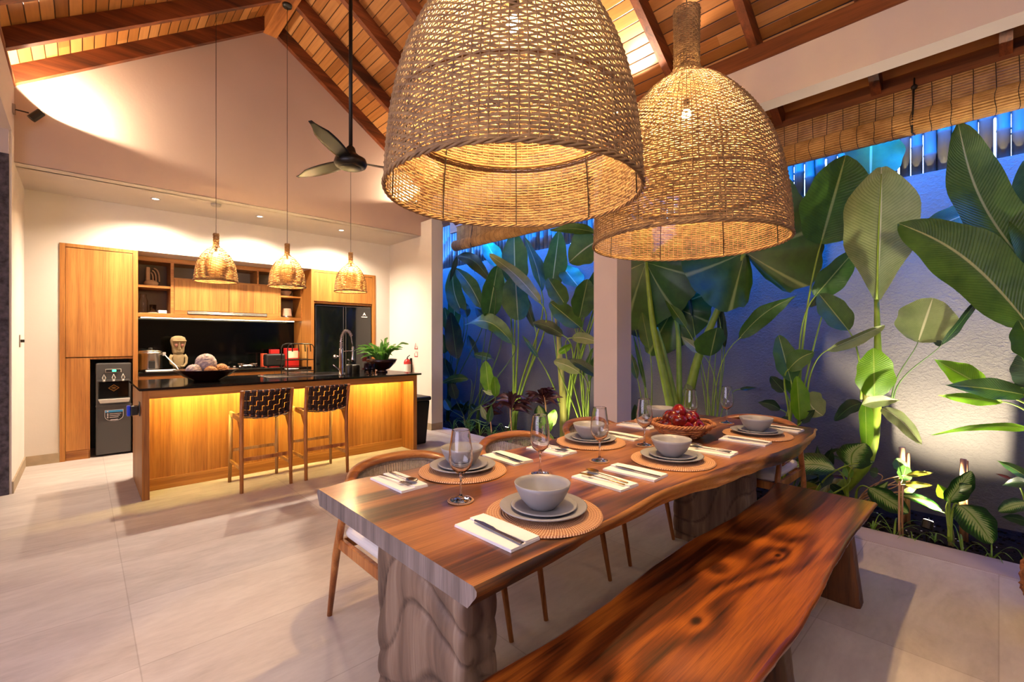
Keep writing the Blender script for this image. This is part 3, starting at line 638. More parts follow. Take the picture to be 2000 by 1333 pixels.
# ---------------------------------------------------------------- on the back worktop
rc = thing('rice_cooker', 'round steel rice cooker with a glass lid', 'rice cooker', (.625, 7.33, .95))
MB().lathe([(0, .01), (.115, .01), (.118, .03), (.118, .215), (.125, .222), (.125, .235), (.116, .24), (.08, .262), (0, .275)], n=36).build('body', MT['steel'], rc, smooth=True)
MB().lathe([(0, 0), (.108, 0), (.108, .02), (0, .02)], n=30).build('foot', MT['blackp'], rc)
MB().lathe([(.10, 0), (.118, .002), (.118, .012), (.10, .014)], (0, 0, .244), 30).build('lid_rim', MT['chrome'], rc, smooth=True)
MB().lathe([(0, 0), (.016, 0), (.02, .02), (0, .024)], (0, 0, .272), 14).build('knob', MT['blackp'], rc, smooth=True)
box(-.03, .035, -.128, -.112, .035, .13).build('control_panel', MT['blackp'], rc, bev=.004)
MB().box(.12, .155, -.015, .015, .19, .235).build('handle', MT['lgrey'], rc, bev=.005)
tag(MB().tube([(.77, 7.31, 1.15), (.80, 7.25, 1.10), (.86, 7.16, 1.02), (.885, 7.12, .965)], .006, 6).build('power_cable', MT['white'], smooth=True), 'white cable dropping from the rice cooker handle', 'cable')
tag(MB().box(.56, .86, 7.07, 7.17, .951, .972).build('cutting_board', MT['white'], bev=.006), 'thin pale board lying in front of the rice cooker', 'board')
# carved statue
st = thing('carved_statue', 'pale carved stone figure with a long face', 'statue', (.905, 7.30, .95), rz=.15)
m = MB()
def superell(cx, cz, wx, wy, hz, ex=3): return None
m.lathe([(0, 0), (.05, 0), (.055, .05), (.06, .12), (.062, .19), (.05, .212), (.03, .22), (0, .22)], n=20)
for i in range(len(m.v)): vx, vy, vz = m.v[i]; m.v[i] = (vx*1.05, vy*.75, vz)
m.build('torso', MT['stonecarve'], st, smooth=True)
m = MB(); m.lathe([(0, .21), (.052, .215), (.062, .24), (.066, .30), (.078, .345), (.082, .385), (.070, .425), (.035, .445), (0, .448)], n=24)
for i in range(len(m.v)):
    vx, vy, vz = m.v[i]; a = math.atan2(vy, vx); k = 1+.10*(abs(math.cos(a)*math.sin(a))*2); vx *= k; vy *= k*.8
    if vy < 0 and .235 < vz < .385 and abs(vx) < .062: vy *= .72
    m.v[i] = (vx, vy, vz)
m.build('head', MT['stonecarve'], st, smooth=True)
MB().add([(-.008, -.045, .37), (.008, -.045, .37), (.019, -.052, .262), (-.019, -.052, .262), (0, -.072, .36), (0, -.092, .268)], [(0, 3, 5, 4), (1, 4, 5, 2), (0, 4, 1), (3, 2, 5)]).build('nose', MT['stonecarve'], st, bev=.003)
m = MB(); m.box(-.075, .075, -.068, -.03, .372, .392); m.build('brow', MT['stonecarve'], st, bev=.008)
MB().box(-.03, .03, -.062, -.045, .238, .25).build('mouth', MT['stonecarve'], st, bev=.004)
for s_ in (-1, 1):
    MB().tube([(.066*s_, 0, .20), (.088*s_, -.005, .16), (.082*s_, -.02, .09), (.045*s_, -.05, .05), (.012*s_, -.058, .055)], [.020, .019, .016, .014, .010], 10).build('arm', MT['stonecarve'], st, smooth=True)
    MB().ball((.033*s_, -.048, .325), .02, .01, .025, 10, 8).build('eye', plain('eye_hollow', '#7a4a36', .9), st, smooth=True)
# hob
hb = thing('gas_hob', 'black gas hob with silver pan supports', 'hob', (1.52, 7.38, .95))
box(-.37, .37, -.24, .24, 0, .012).build('plate', MT['fridge'], hb, bev=.004)
for cx in (-.20, .20):
    q = MB(); q.lathe([(0, .01), (.055, .01), (.05, .03), (.03, .035), (0, .035)], (cx, -.02, 0), 20); q.build('burner', MT['black'], hb, smooth=True)
    q = MB()
    q.tube([(cx+.12*math.cos(a), -.02+.12*math.sin(a), .03) for a in [2*PI*i/20 for i in range(20)]], .005, 6, closed=True)
    for i in range(4):
        a = PI/4+PI/2*i; c_, s_ = math.cos(a), math.sin(a); q.bar((cx+.05*c_, -.02+.05*s_, .052), (cx+.14*c_, -.02+.14*s_, .056), .008, .012); q.bar((cx+.12*c_, -.02+.12*s_, .012), (cx+.12*c_, -.02+.12*s_, .05), .008)
    q.build('pan_support', MT['chrome'], hb)
for cx in (-.07, .0, .07): MB().lathe([(0, .01), (.018, .01), (.016, .035), (0, .037)], (cx, -.19, 0), 14).build('knob', MT['steel'], hb, smooth=True)
ts = thing('toaster', 'black two slot toaster', 'toaster', (2.055, 7.30, .95))
box(-.13, .13, -.085, .085, .01, .19).build('body', MT['blackp'], ts, bev=.025, seg=3)
MB().box(-.10, .10, -.04, -.015, .188, .194).box(-.10, .10, .015, .04, .188, .194).build('slots', MT['chrome'], ts)
box(-.145, -.13, -.015, .015, .12, .14).build('lever', MT['chrome'], ts, bev=.003); box(.0, .06, -.09, -.084, .105, .115).build('badge', MT['steel'], ts)
tag(MB().box(2.08, 2.20, 7.55, 7.66, .95, 1.20).build('cereal_box', MT['red'], bev=.002), 'upright red packet half hidden behind the toaster', 'box')
tb = thing('tin_box', 'red patterned box at the right of the toaster', 'box', (2.31, 7.42, .95))
box(-.075, .115, -.06, .06, 0, .27).build('body', MT['red'], tb, bev=.004); box(-.06, .10, -.0615, -.060, .12, .23).build('label_panel', plain('cream_paper', '#d9c9a4', .7), tb)
tag(MB().box(1.98, 2.05, 7.62, 7.72, .95, 1.14).build('tea_box', plain('orange_card', '#c2451f', .6), bev=.002), 'orange packet behind the left end of the toaster', 'box')
# ================================================================ ISLAND
isl = thing('kitchen_island', 'oak kitchen island with a lit recessed front panel', 'island', (1.65, 5.3, 0))
ZC = .915
m = MB().box(.358, .408, 4.862, 5.80, 0, ZC); m.build('end_panel', MT['oak'], isl, local=False, bev=.002)
MB().box(2.925, 2.975, 4.862, 5.80, 0, ZC).build('end_panel', MT['oak'], isl, local=False, bev=.002)
box(.408, 2.925, 4.862, 4.885, .845, ZC).build('apron', MT['oakx'], isl, local=False, bev=.002)
box(.408, 2.925, 5.145, 5.17, 0, ZC).build('front_panel', MT['oak'], isl, local=False)
box(.408, 2.925, 5.133, 5.145, 0, .105).build('plinth', MT['oakx'], isl, local=False, bev=.002)
box(.408, 2.925, 5.78, 5.80, .1, ZC).build('back_panel', MT['oakx'], isl, local=False)
box(.42, 2.915, 4.90, 4.915, ZC-.012, ZC-.002).build('light_strip', MT['led'], isl, local=False)
tag(MB().box(.340, 1.46, 4.848, 5.95, ZC, .935).box(2.36, 3.03, 4.848, 5.95, ZC, .935).box(1.46, 2.36, 4.848, 5.33, ZC, .935).box(1.46, 2.36, 5.74, 5.95, ZC, .935).build('island_countertop', MT['granite']), 'glossy black granite top of the kitchen island', 'countertop')
sk = thing('sink', 'steel sink with draining board set into the island top', 'sink', (1.9, 5.5, .935))
m = MB(); m.box(-.46, .46, -.19, -.17, -.005, .004).box(-.46, .46, .23, .25, -.005, .004).box(-.46, -.42, -.17, .23, -.005, .004).box(.44, .46, -.17, .23, -.005, .004); m.build('rim', MT['steel'], sk)
m = MB(); m.box(.06, .44, -.17, .23, -.20, -.195).box(.055, .06, -.17, .23, -.2, 0).box(.44, .445, -.17, .23, -.2, 0).box(.06, .44, -.175, -.17, -.2, 0).box(.06, .44, .23, .235, -.2, 0); m.build('basin', MT['steel'], sk)
m = MB(); m.box(-.42, .055, -.17, .23, -.012, -.006)
for i in range(14): m.box(-.40+i*.032, -.388+i*.032, -.15, .21, -.006, -.002)
m.build('drainer', MT['steel'], sk)
# island socket with blue plug
so = thing('power_socket', 'dark power socket on the left end of the island', 'socket', (.357, 5.05, .75))
box(-.006, 0, -.05, .05, -.06, .06).build('plate', MT['dgrey'], so, bev=.002); box(-.009, -.006, -.03, .03, -.035, .035).build('face', MT['blackp'], so)
pb = thing('plug_adapter', 'blue and black adapter plugged into the island socket', 'adapter', (.345, 5.03, .74))
box(-.05, .0, -.025, .03, -.04, .04).build('body', MT['blackp'], pb, bev=.006); box(-.075, -.05, -.028, .033, -.045, .045).build('cap', MT['blue'], pb, bev=.008)
# ---------------------------------------------------------------- faucet, rack and small things on the island
fa = thing('kitchen_faucet', 'tall chrome spring faucet rising from the island sink', 'faucet', (2.19, 5.235, .935))
MB().lathe([(0, 0), (.03, 0), (.03, .01), (.022, .015), (.022, .30), (.018, .31), (0, .31)], n=20).build('column', MT['chrome'], fa, smooth=True)
arc = [(0, 0, .30+.02*i) for i in range(5)]+[(.065-.065*math.cos(a), -.0*math.sin(a), .385+.13*math.sin(a)) for a in [PI*i/12 for i in range(1, 11)]]+[(.132, 0, .38), (.142, 0, .32)]
MB().tube(arc, .007, 8).build('hose', MT['steel'], fa, smooth=True)
hel = []; ns = 200
for i in range(ns):
    t = i/ns*(len(arc)-1.001)*.88; k = int(t); f = t-k; p = Vector(arc[k]).lerp(Vector(arc[k+1]), f); tg = (Vector(arc[k+1])-Vector(arc[k])).normalized(); u = Vector((0, 1, 0)); w_ = tg.cross(u)
    a = i*.75; hel.append(p+u*.016*math.cos(a)+w_*.016*math.sin(a))
MB().tube(hel, .0032, 5).build('spring', MT['chrome'], fa, smooth=True)
MB().lathe([(0, -.03), (.020, -.03), (.022, 0), (.015, .03), (.014, .14), (.01, .15), (0, .15)], (.142, 0, .18), 16).build('spray_head', MT['chrome'], fa, smooth=True)
MB().tube([(0, 0, .27), (.142, 0, .28)], .006, 8).tube([(.142+.02*math.cos(a), .02*math.sin(a), .28) for a in [2*PI*i/12 for i in range(12)]], .004, 6, closed=True).build('cradle', MT['chrome'], fa, smooth=True)
MB().tube([(0, 0, .21), (-.06, 0, .22)], .010, 8).ball((-.07, 0, .215), .022, n=12, m=8).build('side_valve', MT['chrome'], fa, smooth=True)
MB().tube([(-.02, 0, .07), (-.05, -.01, .075), (-.10, -.02, .125)], [.012, .010, .006], 8).build('lever', MT['chrome'], fa, smooth=True)
sb = thing('soap_bottle', 'black soap bottle with a chrome pump beside the faucet', 'bottle', (2.315, 5.30, .935))
MB().lathe([(0, 0), (.036, 0), (.038, .01), (.038, .10), (.030, .118), (0, .12)], n=20).build('body', MT['blackp'], sb, smooth=True)
MB().tube([(0, 0, .118), (0, 0, .165), (-.02, 0, .175)], .011, 8).build('pump', MT['chrome'], sb, smooth=True)
tag(MB().lathe([(0, 0), (.05, 0), (.052, .09), (.045, .105), (0, .105)], (2.45, 5.42, .935), 20).build('black_canister', MT['blackp'], smooth=True), 'squat black canister behind the soap bottle', 'canister')
tp = [(0, 0), (.033, 0), (.037, .13), (.034, .13), (.030, .008), (0, .008)]
for (x, y, lab) in ((2.46, 5.13, 'upside down clear tumbler left of the dark plant bowl'), (2.545, 5.17, 'clear tumbler touching the left side of the dark plant bowl')):
    o = glassy('tumbler', lab, 'glass', tp, 0, group='tumblers on the island'); o.location = (x, y, .935)
rk = thing('dish_rack', 'black wire dish rack with two arched frames', 'dish rack', (1.83, 5.60, .938))
def arch(y):
    w2, h = .145, .36; P = [(-w2, y, 0), (-w2, y, h-.05), (-w2+.015, y, h-.015), (-w2+.05, y, h), (w2-.05, y, h), (w2-.015, y, h-.015), (w2, y, h-.05), (w2, y, 0)]
    return MB().tube(P, .0065, 8)
arch(-.11).build('arch_frame', MT['black'], rk, smooth=True); arch(.11).build('arch_frame', MT['black'], rk, smooth=True)
def shelfw(z):
    q = MB(); q.tube([(-.145, -.11, z), (.145, -.11, z), (.145, .11, z), (-.145, .11, z)], .005, 6, closed=True)
    for i in range(11): q.tube([(-.13+i*.026, -.11, z), (-.13+i*.026, .11, z)], .0022, 5)
    return q
shelfw(.045).build('wire_tray', MT['black'], rk); shelfw(.175).build('wire_tray', MT['black'], rk)
q = MB()
for x in (-.10, -.03, .04, .10): q.tube([(x, -.11, .35), (x, -.12, .33), (x, -.13, .27)], .006, 6)
q.build('hooks', MT['black'], rk)
box(-.14, .14, -.10, .10, .018, .028).build('drip_tray', MT['steel'], rk, bev=.004)
tag(MB().box(1.90, 1.912, 5.52, 5.68, 1.125, 1.30).build('chopping_board', MT['teakl'], bev=.008), 'small wooden chopping board upright in the dish rack', 'board').rotation_euler = (0, 0, 0)
tag(MB().lathe([(0, 0), (.05, 0), (.075, .012), (.078, .016), (.05, .006), (0, .005)], (1.77, 5.62, .993), 20).build('rack_plate', MT['white'], smooth=True), 'white plate on the lower tier of the dish rack', 'plate')
bw = thing('shallow_bowl', 'wide shallow dark bowl holding four fibre balls', 'bowl', (.905, 5.42, .935))
MB().lathe([(0, 0), (.10, 0), (.11, .008), (.19, .045), (.265, .105), (.275, .112), (.262, .112), (.18, .058), (.09, .02), (0, .016)], n=40).build('body', MT['darkbowl'], bw, smooth=True)
for i, (dx, dy, dz, r, mt, lab) in enumerate(((-.005, .01, .175, .092, 'ball1', 'largest fibre ball resting on top of the other three'), (-.115, -.045, .10, .068, 'ball1', 'greyish fibre ball at the left in the shallow bowl'), (.015, -.10, .088, .060, 'ball2', 'tan fibre ball at the front middle of the shallow bowl'), (.125, .0, .10, .064, 'ball2', 'tan fibre ball at the right in the shallow bowl'))):
    q = MB().ball((0, 0, 0), r, n=28, m=18, jit=.045); o = q.build('fibre_ball', MT[mt], smooth=False); o.location = (.905+dx, 5.42+dy, .935+dz); tag(o, lab, 'decorative ball', 'fibre balls in the bowl')
# ---------------------------------------------------------------- bin, extinguisher, switch
bn = thing('trash_bin', 'black pedal bin standing at the right end of the island', 'trash bin', (3.14, 5.22, 0))
m = MB(); w0, d0, w1, d1, h = .115, .13, .15, .165, .56
m.add([(-w0, -d0, 0), (w0, -d0, 0), (w0, d0, 0), (-w0, d0, 0), (-w1, -d1, h), (w1, -d1, h), (w1, d1, h), (-w1, d1, h)], [(3, 2, 1, 0), (4, 5, 6, 7), (0, 1, 5, 4), (1, 2, 6, 5), (2, 3, 7, 6), (3, 0, 4, 7)])
m.build('body', MT['black'], bn, bev=.02, seg=3); box(-.165, .165, -.18, .18, .56, .615).build('lid', MT['blackp'], bn, bev=.02, seg=3)
ex = thing('fire_extinguisher', 'small red fire extinguisher on the wall by the island', 'fire extinguisher', (3.70, 6.33, .80))
MB().lathe([(0, 0), (.05, 0), (.055, .02), (.055, .20), (.04, .235), (.018, .25), (0, .25)], n=20).build('cylinder', MT['red'], ex, smooth=True)
MB().lathe([(.0562, .05), (.0562, .17)], n=20).build('label_band', MT['white'], ex, smooth=True)
MB().tube([(0, 0, .25), (0, 0, .275), (-.02, -.05, .285)], .009, 6).tube([(0, 0, .275), (.01, -.055, .31)], .006, 6).build('valve', MT['black'], ex)
MB().tube([(0, 0, .265), (.02, .05, .25), (.02, .07, .12), (.01, .06, .04)], .006, 6).build('hose', MT['black'], ex, smooth=True)
MB().box(.05, .08, -.012, .012, .02, .26).build('wall_bracket', MT['black'], ex)
fs = thing('wall_sign', 'small red fire symbols on the white wall above the extinguisher', 'sign', (3.778, 6.2, 1.17))
m = MB(); X = 0.0
def ply(q, pts): q.add([(0, y, z) for y, z in pts], [tuple(range(len(pts)))])
ply(m, [(.05, .03), (.05, .045), (-.05, .045), (-.05, .03)]); ply(m, [(.05, .045), (.03, .045), (.012, .13), (.02, .13)]); ply(m, [(-.035, .045), (-.05, .045), (-.04, .09)]); ply(m, [(.0, .06), (-.012, .06), (-.006, .12)])
ply(m, [(.05, -.09), (.05, -.075), (-.05, -.075), (-.05, -.09)]); ply(m, [(.05, -.075), (.037, -.075), (.037, -.02), (.05, -.035)]); ply(m, [(-.037, -.075), (-.05, -.075), (-.05, -.005), (-.037, -.005)]); ply(m, [(.006, -.03), (-.006, -.03), (-.006, .0), (.006, .0)])
m.build('symbols', MT['redsign'], fs)
sw = thing('light_switch', 'grey switch plate with a dark key card knob on the left wall', 'light switch', (XL+.001, 6.55, 1.33))
box(0, .008, -.05, .05, -.06, .06).build('plate', MT['lgrey'], sw, bev=.002); box(.008, .035, -.045, -.01, -.014, .014).build('knob', MT['black'], sw, bev=.003)
# ceiling fittings in the kitchen soffit
for i, (x, y) in enumerate(((.602, 6.53), (1.667, 6.53), (2.736, 6.53))):
    t = thing('downlight', ['leftmost', 'middle', 'rightmost'][i]+' of the three recessed ceiling spots over the kitchen', 'downlight', (x, y, 2.939), 0, 'recessed spots over the kitchen')
    MB().lathe([(.032, 0), (.048, 0), (.048, -.006), (.032, -.004)], n=24).build('ring', MT['white'], t, smooth=True)
    MB().lathe([(0, -.001), (.031, -.001)], n=20).build('lens', MT['lens'], t)
    lamp('SPOT', 'kitchen_spot', (x, y, 2.92), 340, (1, .85, .68), .03, aim=(x, y+.06, 0), cone=150, blend=1)
sd = thing('smoke_detector', 'round white detector on the kitchen soffit above the left lamp', 'smoke detector', (1.141, 6.29, 2.938))
MB().lathe([(0, -.03), (.04, -.03), (.05, -.02), (.052, 0), (0, 0)], n=24).build('body', MT['lgrey'], sd, smooth=True)
# wall spots on the beams
def wallspot(loc, d, aim, label, e, cone=110):
    t = thing('wall_spotlight', label, 'spotlight', loc, 0, 'black adjustable spotlights on the beams')
    MB().box(-.004*d, .02*d, -.03, .03, -.04, .04).build('base', MT['steel'], t, bev=.003)
    MB().tube([(.015*d, 0, 0), (.06*d, 0, .0), (.10*d, -.01, -.005)], .006, 8).build('arm', MT['black'], t, smooth=True)
    a = (Vector(aim)-Vector(loc)).normalized(); c0 = Vector((.145*d, -.01, -.015)); p0 = c0-a*.05; p1 = c0+a*.055
    MB().tube([p0, p1], .033, 18).build('head', MT['black'], t, smooth=False)
    MB().tube([p1-a*.002, p1+a*.0015], .028, 16).build('lens', MT['lens'], t)
    lamp('SPOT', 'spot_beam', Vector(loc)+p1+a*.03, e, (1, .80, .58), .02, aim=aim, cone=cone, blend=.2)
wallspot((XL, 5.93, 3.37), 1, (XL+.65, 5.94, 4.20), 'small black adjustable spotlight at the upper left corner', 150, 150)
wallspot((XR, 5.93, 3.37), -1, (XR-.65, 5.94, 4.20), 'black adjustable spotlight on the right end of the gable wall', 75, 150)
wallspot((XR, 2.45, 3.42), -1, (3.0, 2.25, 4.3), 'black adjustable spotlight above the white column', 120, 130)
# ---------------------------------------------------------------- ceiling fan
fn = thing('ceiling_fan', 'black three blade ceiling fan on a long rod', 'ceiling fan', (1.66, 3.77, 2.80))
MB().tube([(0, 0, .10), (0, 0, RZ-2.80)], .016, 12).build('rod', MT['black'], fn, smooth=True)
MB().lathe([(0, 0), (.10, 0), (.125, .015), (.135, .04), (.125, .075), (.08, .10), (.045, .13), (.035, .17), (.018, .19), (0, .19)], n=36).build('motor', MT['black'], fn, smooth=True)
MB().lathe([(0, -.004), (.085, -.004), (.09, .004), (0, .004)], n=30).build('cap', MT['blackp'], fn, smooth=True)
for ang in (223, 105, 344):
    a = math.radians(ang); ca, sa = math.cos(a), math.sin(a)
    def fb(u, v):
        r = .09+.63*v; wd_ = .046+.018*math.sin(PI*min(1, v*1.15))-.045*max(0, v-.72)*3.0; wd_ = max(.012, wd_)
        q = (u-.5)*2*wd_; tl = .24*(1-.45*v); z = .055+q*math.sin(tl)*1.2; q2 = q*math.cos(tl)+.02*v
        return Vector((ca*r-sa*q2, sa*r+ca*q2, z))
    MB().grid(fb, 6, 14).build('blade', MT['black'], fn, smooth=True, solid=.006)
# ================================================================ WOVEN PENDANT LAMPS
def resample(prof, pitch):
    P = [Vector((r, z)) for r, z in prof]; out = []; acc = 0; d = 0
    for a, b in zip(P, P[1:]):
        L = (b-a).length
        while d <= acc+L: t = (d-acc)/L; out.append(a.lerp(b, t)); d += pitch
        acc += L
    return out
def smoothprof(prof, n=60):
    from mathutils import geometry
    P = [Vector((r, z)) for r, z in prof]; out = []
    for i in range(len(P)-1):
        p0 = P[max(0, i-1)]; p1 = P[i]; p2 = P[i+1]; p3 = P[min(len(P)-1, i+2)]
        for k in range(6):
            t = k/6; out.append(.5*((2*p1)+(p2-p0)*t+(2*p0-5*p1+4*p2-p3)*t*t+(3*p1-p0-3*p2+p3)*t**3))
    out.append(P[-1]); return [(p.x, p.y) for p in out]
def weave(prof, pitch, ribs, w, th, amp, rthr, jit=.0008):
    """woven shell: horizontal strands passing alternately in front of and behind upright canes"""
    sp = resample(prof, pitch); n = len(sp); rows = MB(); rng = random.Random(11)
    def nribs(r): return ribs if r > rthr[0] else (ribs//2 if r > rthr[1] else max(8, ribs//4))
    for i, p in enumerate(sp):
        a = sp[max(0, i-1)]; b = sp[min(n-1, i+1)]; t = (b-a).normalized(); nn = Vector((-t.y, t.x))
        if nn.x < 0: nn = -nn
        nr = nribs(p.x); m = nr*2; ww = w*rng.uniform(.78, 1.12); dz = 0; vs = []
        for k in range(m):
            th_ = 2*PI*(k+.0)/m; o = amp*(0 if k % 2 else (1 if ((k//2)+i) % 2 else -1)); dz = rng.uniform(-jit, jit)
            for su, sn in ((-1, 0), (0, 1), (1, 0), (0, -1)):
                q = p+t*(su*ww/2+dz)+nn*(sn*th/2+o); vs.append((q.x*math.cos(th_), q.x*math.sin(th_), q.y))
        fs = []
        for k in range(m):
            j = (k+1) % m
            for c in range(4): fs.append((k*4+c, k*4+(c+1) % 4, j*4+(c+1) % 4, j*4+c))
        rows.add(vs, fs)
    can = MB()
    for k in range(ribs):
        lim = 0 if k % 4 == 0 else (rthr[1] if k % 2 == 0 else rthr[0])
        if k % 4 == 0: lim = -1
        th_ = 2*PI*k/ribs; pts = [(r*math.cos(th_), r*math.sin(th_), z) for r, z in prof[::2]+prof[-1:] if r > lim]
        if len(pts) > 2: can.tube(pts, th*.62, 4, cap=False)
    return rows, can
PROF = [(.073, 1.34), (.070, 1.20), (.070, 1.08), (.076, 1.0), (.125, .945), (.205, .885), (.285, .80), (.36, .70), (.425, .58), (.468, .46), (.497, .33), (.515, .20), (.524, .09), (.527, 0)]
SP = smoothprof(PROF)
def pendant(name, label, loc, S, pitch, ribs, w, th, amp, matn, ztop, bulb_z, power, bulbr, group=None, hoop=True, canopy=True):
    t = thing(name, label, 'pendant lamp', loc, 0, group)
    pr = [(r*S, z*S) for r, z in SP]
    rows, can = weave(pr, pitch, ribs, w, th, amp, (.30*S/.527*.527*1.0, .125*S*1.0))
    sh = rows.build('shade', MT[matn], t, smooth=False); can.build('canes', MT[matn], sh)
    R = .527*S; q = MB(); m = 140
    for ph in (0, 2*PI/3, 4*PI/3):
        q.tube([((R+th*1.4*math.cos(26*a+ph))*math.cos(a), (R+th*1.4*math.cos(26*a+ph))*math.sin(a), th*1.6*math.sin(26*a+ph)) for a in [2*PI*i/m/1 for i in range(m)]], th*1.15, 5, closed=True)
    q.build('rim', MT[matn], sh, smooth=True)
    if hoop:
        rz_ = .52; zz = .30; rr = interp([(p[1], p[0]) for p in reversed(PROF)], zz)*S-.012
        MB().tube([(rr*math.cos(a), rr*math.sin(a), zz*S) for a in [2*PI*i/60 for i in range(60)]], .0065, 6, closed=True).build('inner_hoop', MT['rattan'], sh, smooth=True)
        for i in range(8): a = 2*PI*i/8; q = MB(); q.tube([((r-.010)*math.cos(a), (r-.010)*math.sin(a), z) for r, z in pr[::3] if z < .62*S], .0025, 5); q.build('frame_wire', MT['black'], sh)
    topz = 1.34*S
    MB().tube([(0, 0, bulb_z+.09), (0, 0, ztop-loc[2])], .0035 if hoop else .0028, 6).build('cord', MT['blackp'], t, smooth=True)
    MB().tube([(0, 0, bulb_z+bulbr*1.0), (0, 0, bulb_z+bulbr+.06)], bulbr*.62, 12).build('socket', MT['black'], t, smooth=True)
    b = MB().lathe([(0, -bulbr), (bulbr*.7, -bulbr*.75), (bulbr, 0), (bulbr*.8, bulbr*.6), (bulbr*.45, bulbr*1.2), (0, bulbr*1.25)], (0, 0, bulb_z), 10)
    area = 4*PI*bulbr**2
    o = b.build('bulb', emis(name+'_bulb_glow', (1, .65, .28), power/(PI*area)), t, smooth=True)
    if canopy: MB().lathe([(0, -.03), (.045, -.028), (.05, 0), (0, 0)], (0, 0, ztop-loc[2]), 20).build('canopy', MT['blackp'], t, smooth=True)
    return t
PY1, PY2 = 1.28, 1.22
d1 = ray(1003, 400); p1 = (d1.x/d1.y*PY1, PY1); d2 = ray(1341, 400); p2 = (d2.x/d2.y*PY2, PY2)
pendant('woven_pendant_lamp', 'nearest and largest looking woven bell lamp over the left part of the dining table', (p1[0], p1[1], 1.895), .912, .0122, 104, .0096, .0040, .0030, 'rattanbig', zl(1.2)+.1, .655, 140, .028, 'large woven lamps over the table')
pendant('woven_pendant_lamp', 'woven bell lamp with its full neck in view at the far table end', (p2[0], p2[1], 1.885), .99, .0122, 112, .0096, .0040, .0030, 'rattanbig', zr(p2[0])+.16, .735, 155, .028, 'large woven lamps over the table')
for i, (u, vt, vb) in enumerate(((422, 441, 548), (561, 462, 560), (685, 482, 570))):
    y = 5.38; p = AY(u, vb, y)
    pendant('small_woven_lamp', ['leftmost', 'middle', 'rightmost'][i]+' of the three small woven lamps over the kitchen island', (p.x, y, 1.93), (.355, .352, .350)[i], .0135, 28, .0088, .0040, .0030, 'rattan', [zl(p.x)+.17, RZ, zr(p.x)+.17][i], .27, 75, .02, 'small woven lamps over the island', hoop=False)
# ================================================================ DINING TABLE AND BENCH
def slab(name, mat, xs, yb, yf, ztop, zbot, ub, uf, parent, edgemat, endmat, seed=1, wob=.006, facet=.0):
    """live edge slab, x along the grain; yb / yf tables give the rear and front top edges, ub / uf how far the underside is set back"""
    rng = random.Random(seed); top = MB(); n = len(xs); ring = []
    def e(tab, x): return interp(tab, x)
    J = 5
    for i, x in enumerate(xs):
        B, Fy, b_, f_ = e(yb, x), e(yf, x), e(ub, x), e(uf, x); w = lambda k: wob*math.sin(x*(7+3*k)+seed*k)+rng.uniform(-1, 1)*wob*.35
        r = [(x, B-.012, ztop)]+[(x, lerp(B-.012, Fy+.012, j/14), ztop) for j in range(1, 14)]+[(x, Fy+.012, ztop)]
        fr = [(x, Fy, ztop-.008)]+[(x, Fy+f_*(k/J)**1.1+w(k), lerp(ztop-.008, zbot, k/J)) for k in range(1, J)]+[(x, Fy+f_, zbot)]
        bk = [(x, B-b_, zbot)]+[(x, B-b_*((J-k)/J)**1.1+w(k+5), lerp(zbot, ztop-.008, k/J)) for k in range(1, J)]+[(x, B, ztop-.008)]
        ring.append(r+fr+bk)
    m = len(ring[0]); nt_ = 15; vs = [p for r in ring for p in r]
    ft = []; fe = []
    for i in range(n-1):
        for k in range(m):
            k2 = (k+1) % m; f = (i*m+k, (i+1)*m+k, (i+1)*m+k2, i*m+k2)
            (ft if (k < nt_-1 or k == nt_+J) else fe).append(f)
    def sub(fs):
        used = sorted({v for f in fs for v in f}); mp = {v: i for i, v in enumerate(used)}
        return [vs[v] for v in used], [tuple(mp[v] for v in f) for f in fs]
    a = MB().add(*sub(ft)).build(name, mat, parent, local=False, smooth=False)
    MB().add(*sub(fe)).build('live_edge', edgemat, a, local=False, smooth=True)
    MB().add([vs[k] for k in range(m)], [tuple(range(m))]).build('sawn_end', endmat, a, local=False)
    MB().add([vs[(n-1)*m+k] for k in range(m)], [tuple(range(m-1, -1, -1))]).build('sawn_end', endmat, a, local=False)
    return a
dt = thing('dining_table', 'long live edge wooden dining table on carved slab legs', 'table', (2.05, 1.3, 0))
ZT = .765; xs = [.655+i*(3.46-.655)/90 for i in range(91)]
slab('tabletop', MT['table'], xs, [(.65, 1.785), (.81, 1.81), (1.06, 1.79), (1.41, 1.765), (1.8, 1.74), (2.11, 1.78), (2.6, 1.82), (3.0, 1.80), (3.46, 1.75)],
     [(.65, .815), (.9, .819), (1.2, .836), (1.6, .862), (1.8, .850), (2.0, .840), (2.17, .822), (2.36, .80), (2.6, .757), (2.85, .74), (3.2, .76), (3.46, .80)], ZT, .705,
     [(.65, .02), (3.5, .04)], [(.65, .035), (.95, .04), (1.2, .045), (1.5, .02), (1.8, .015), (2.0, -.02), (2.25, -.01), (2.55, .0), (3.46, .03)], dt, MT['liveedge'], MT['endgrain'], 4, .005)
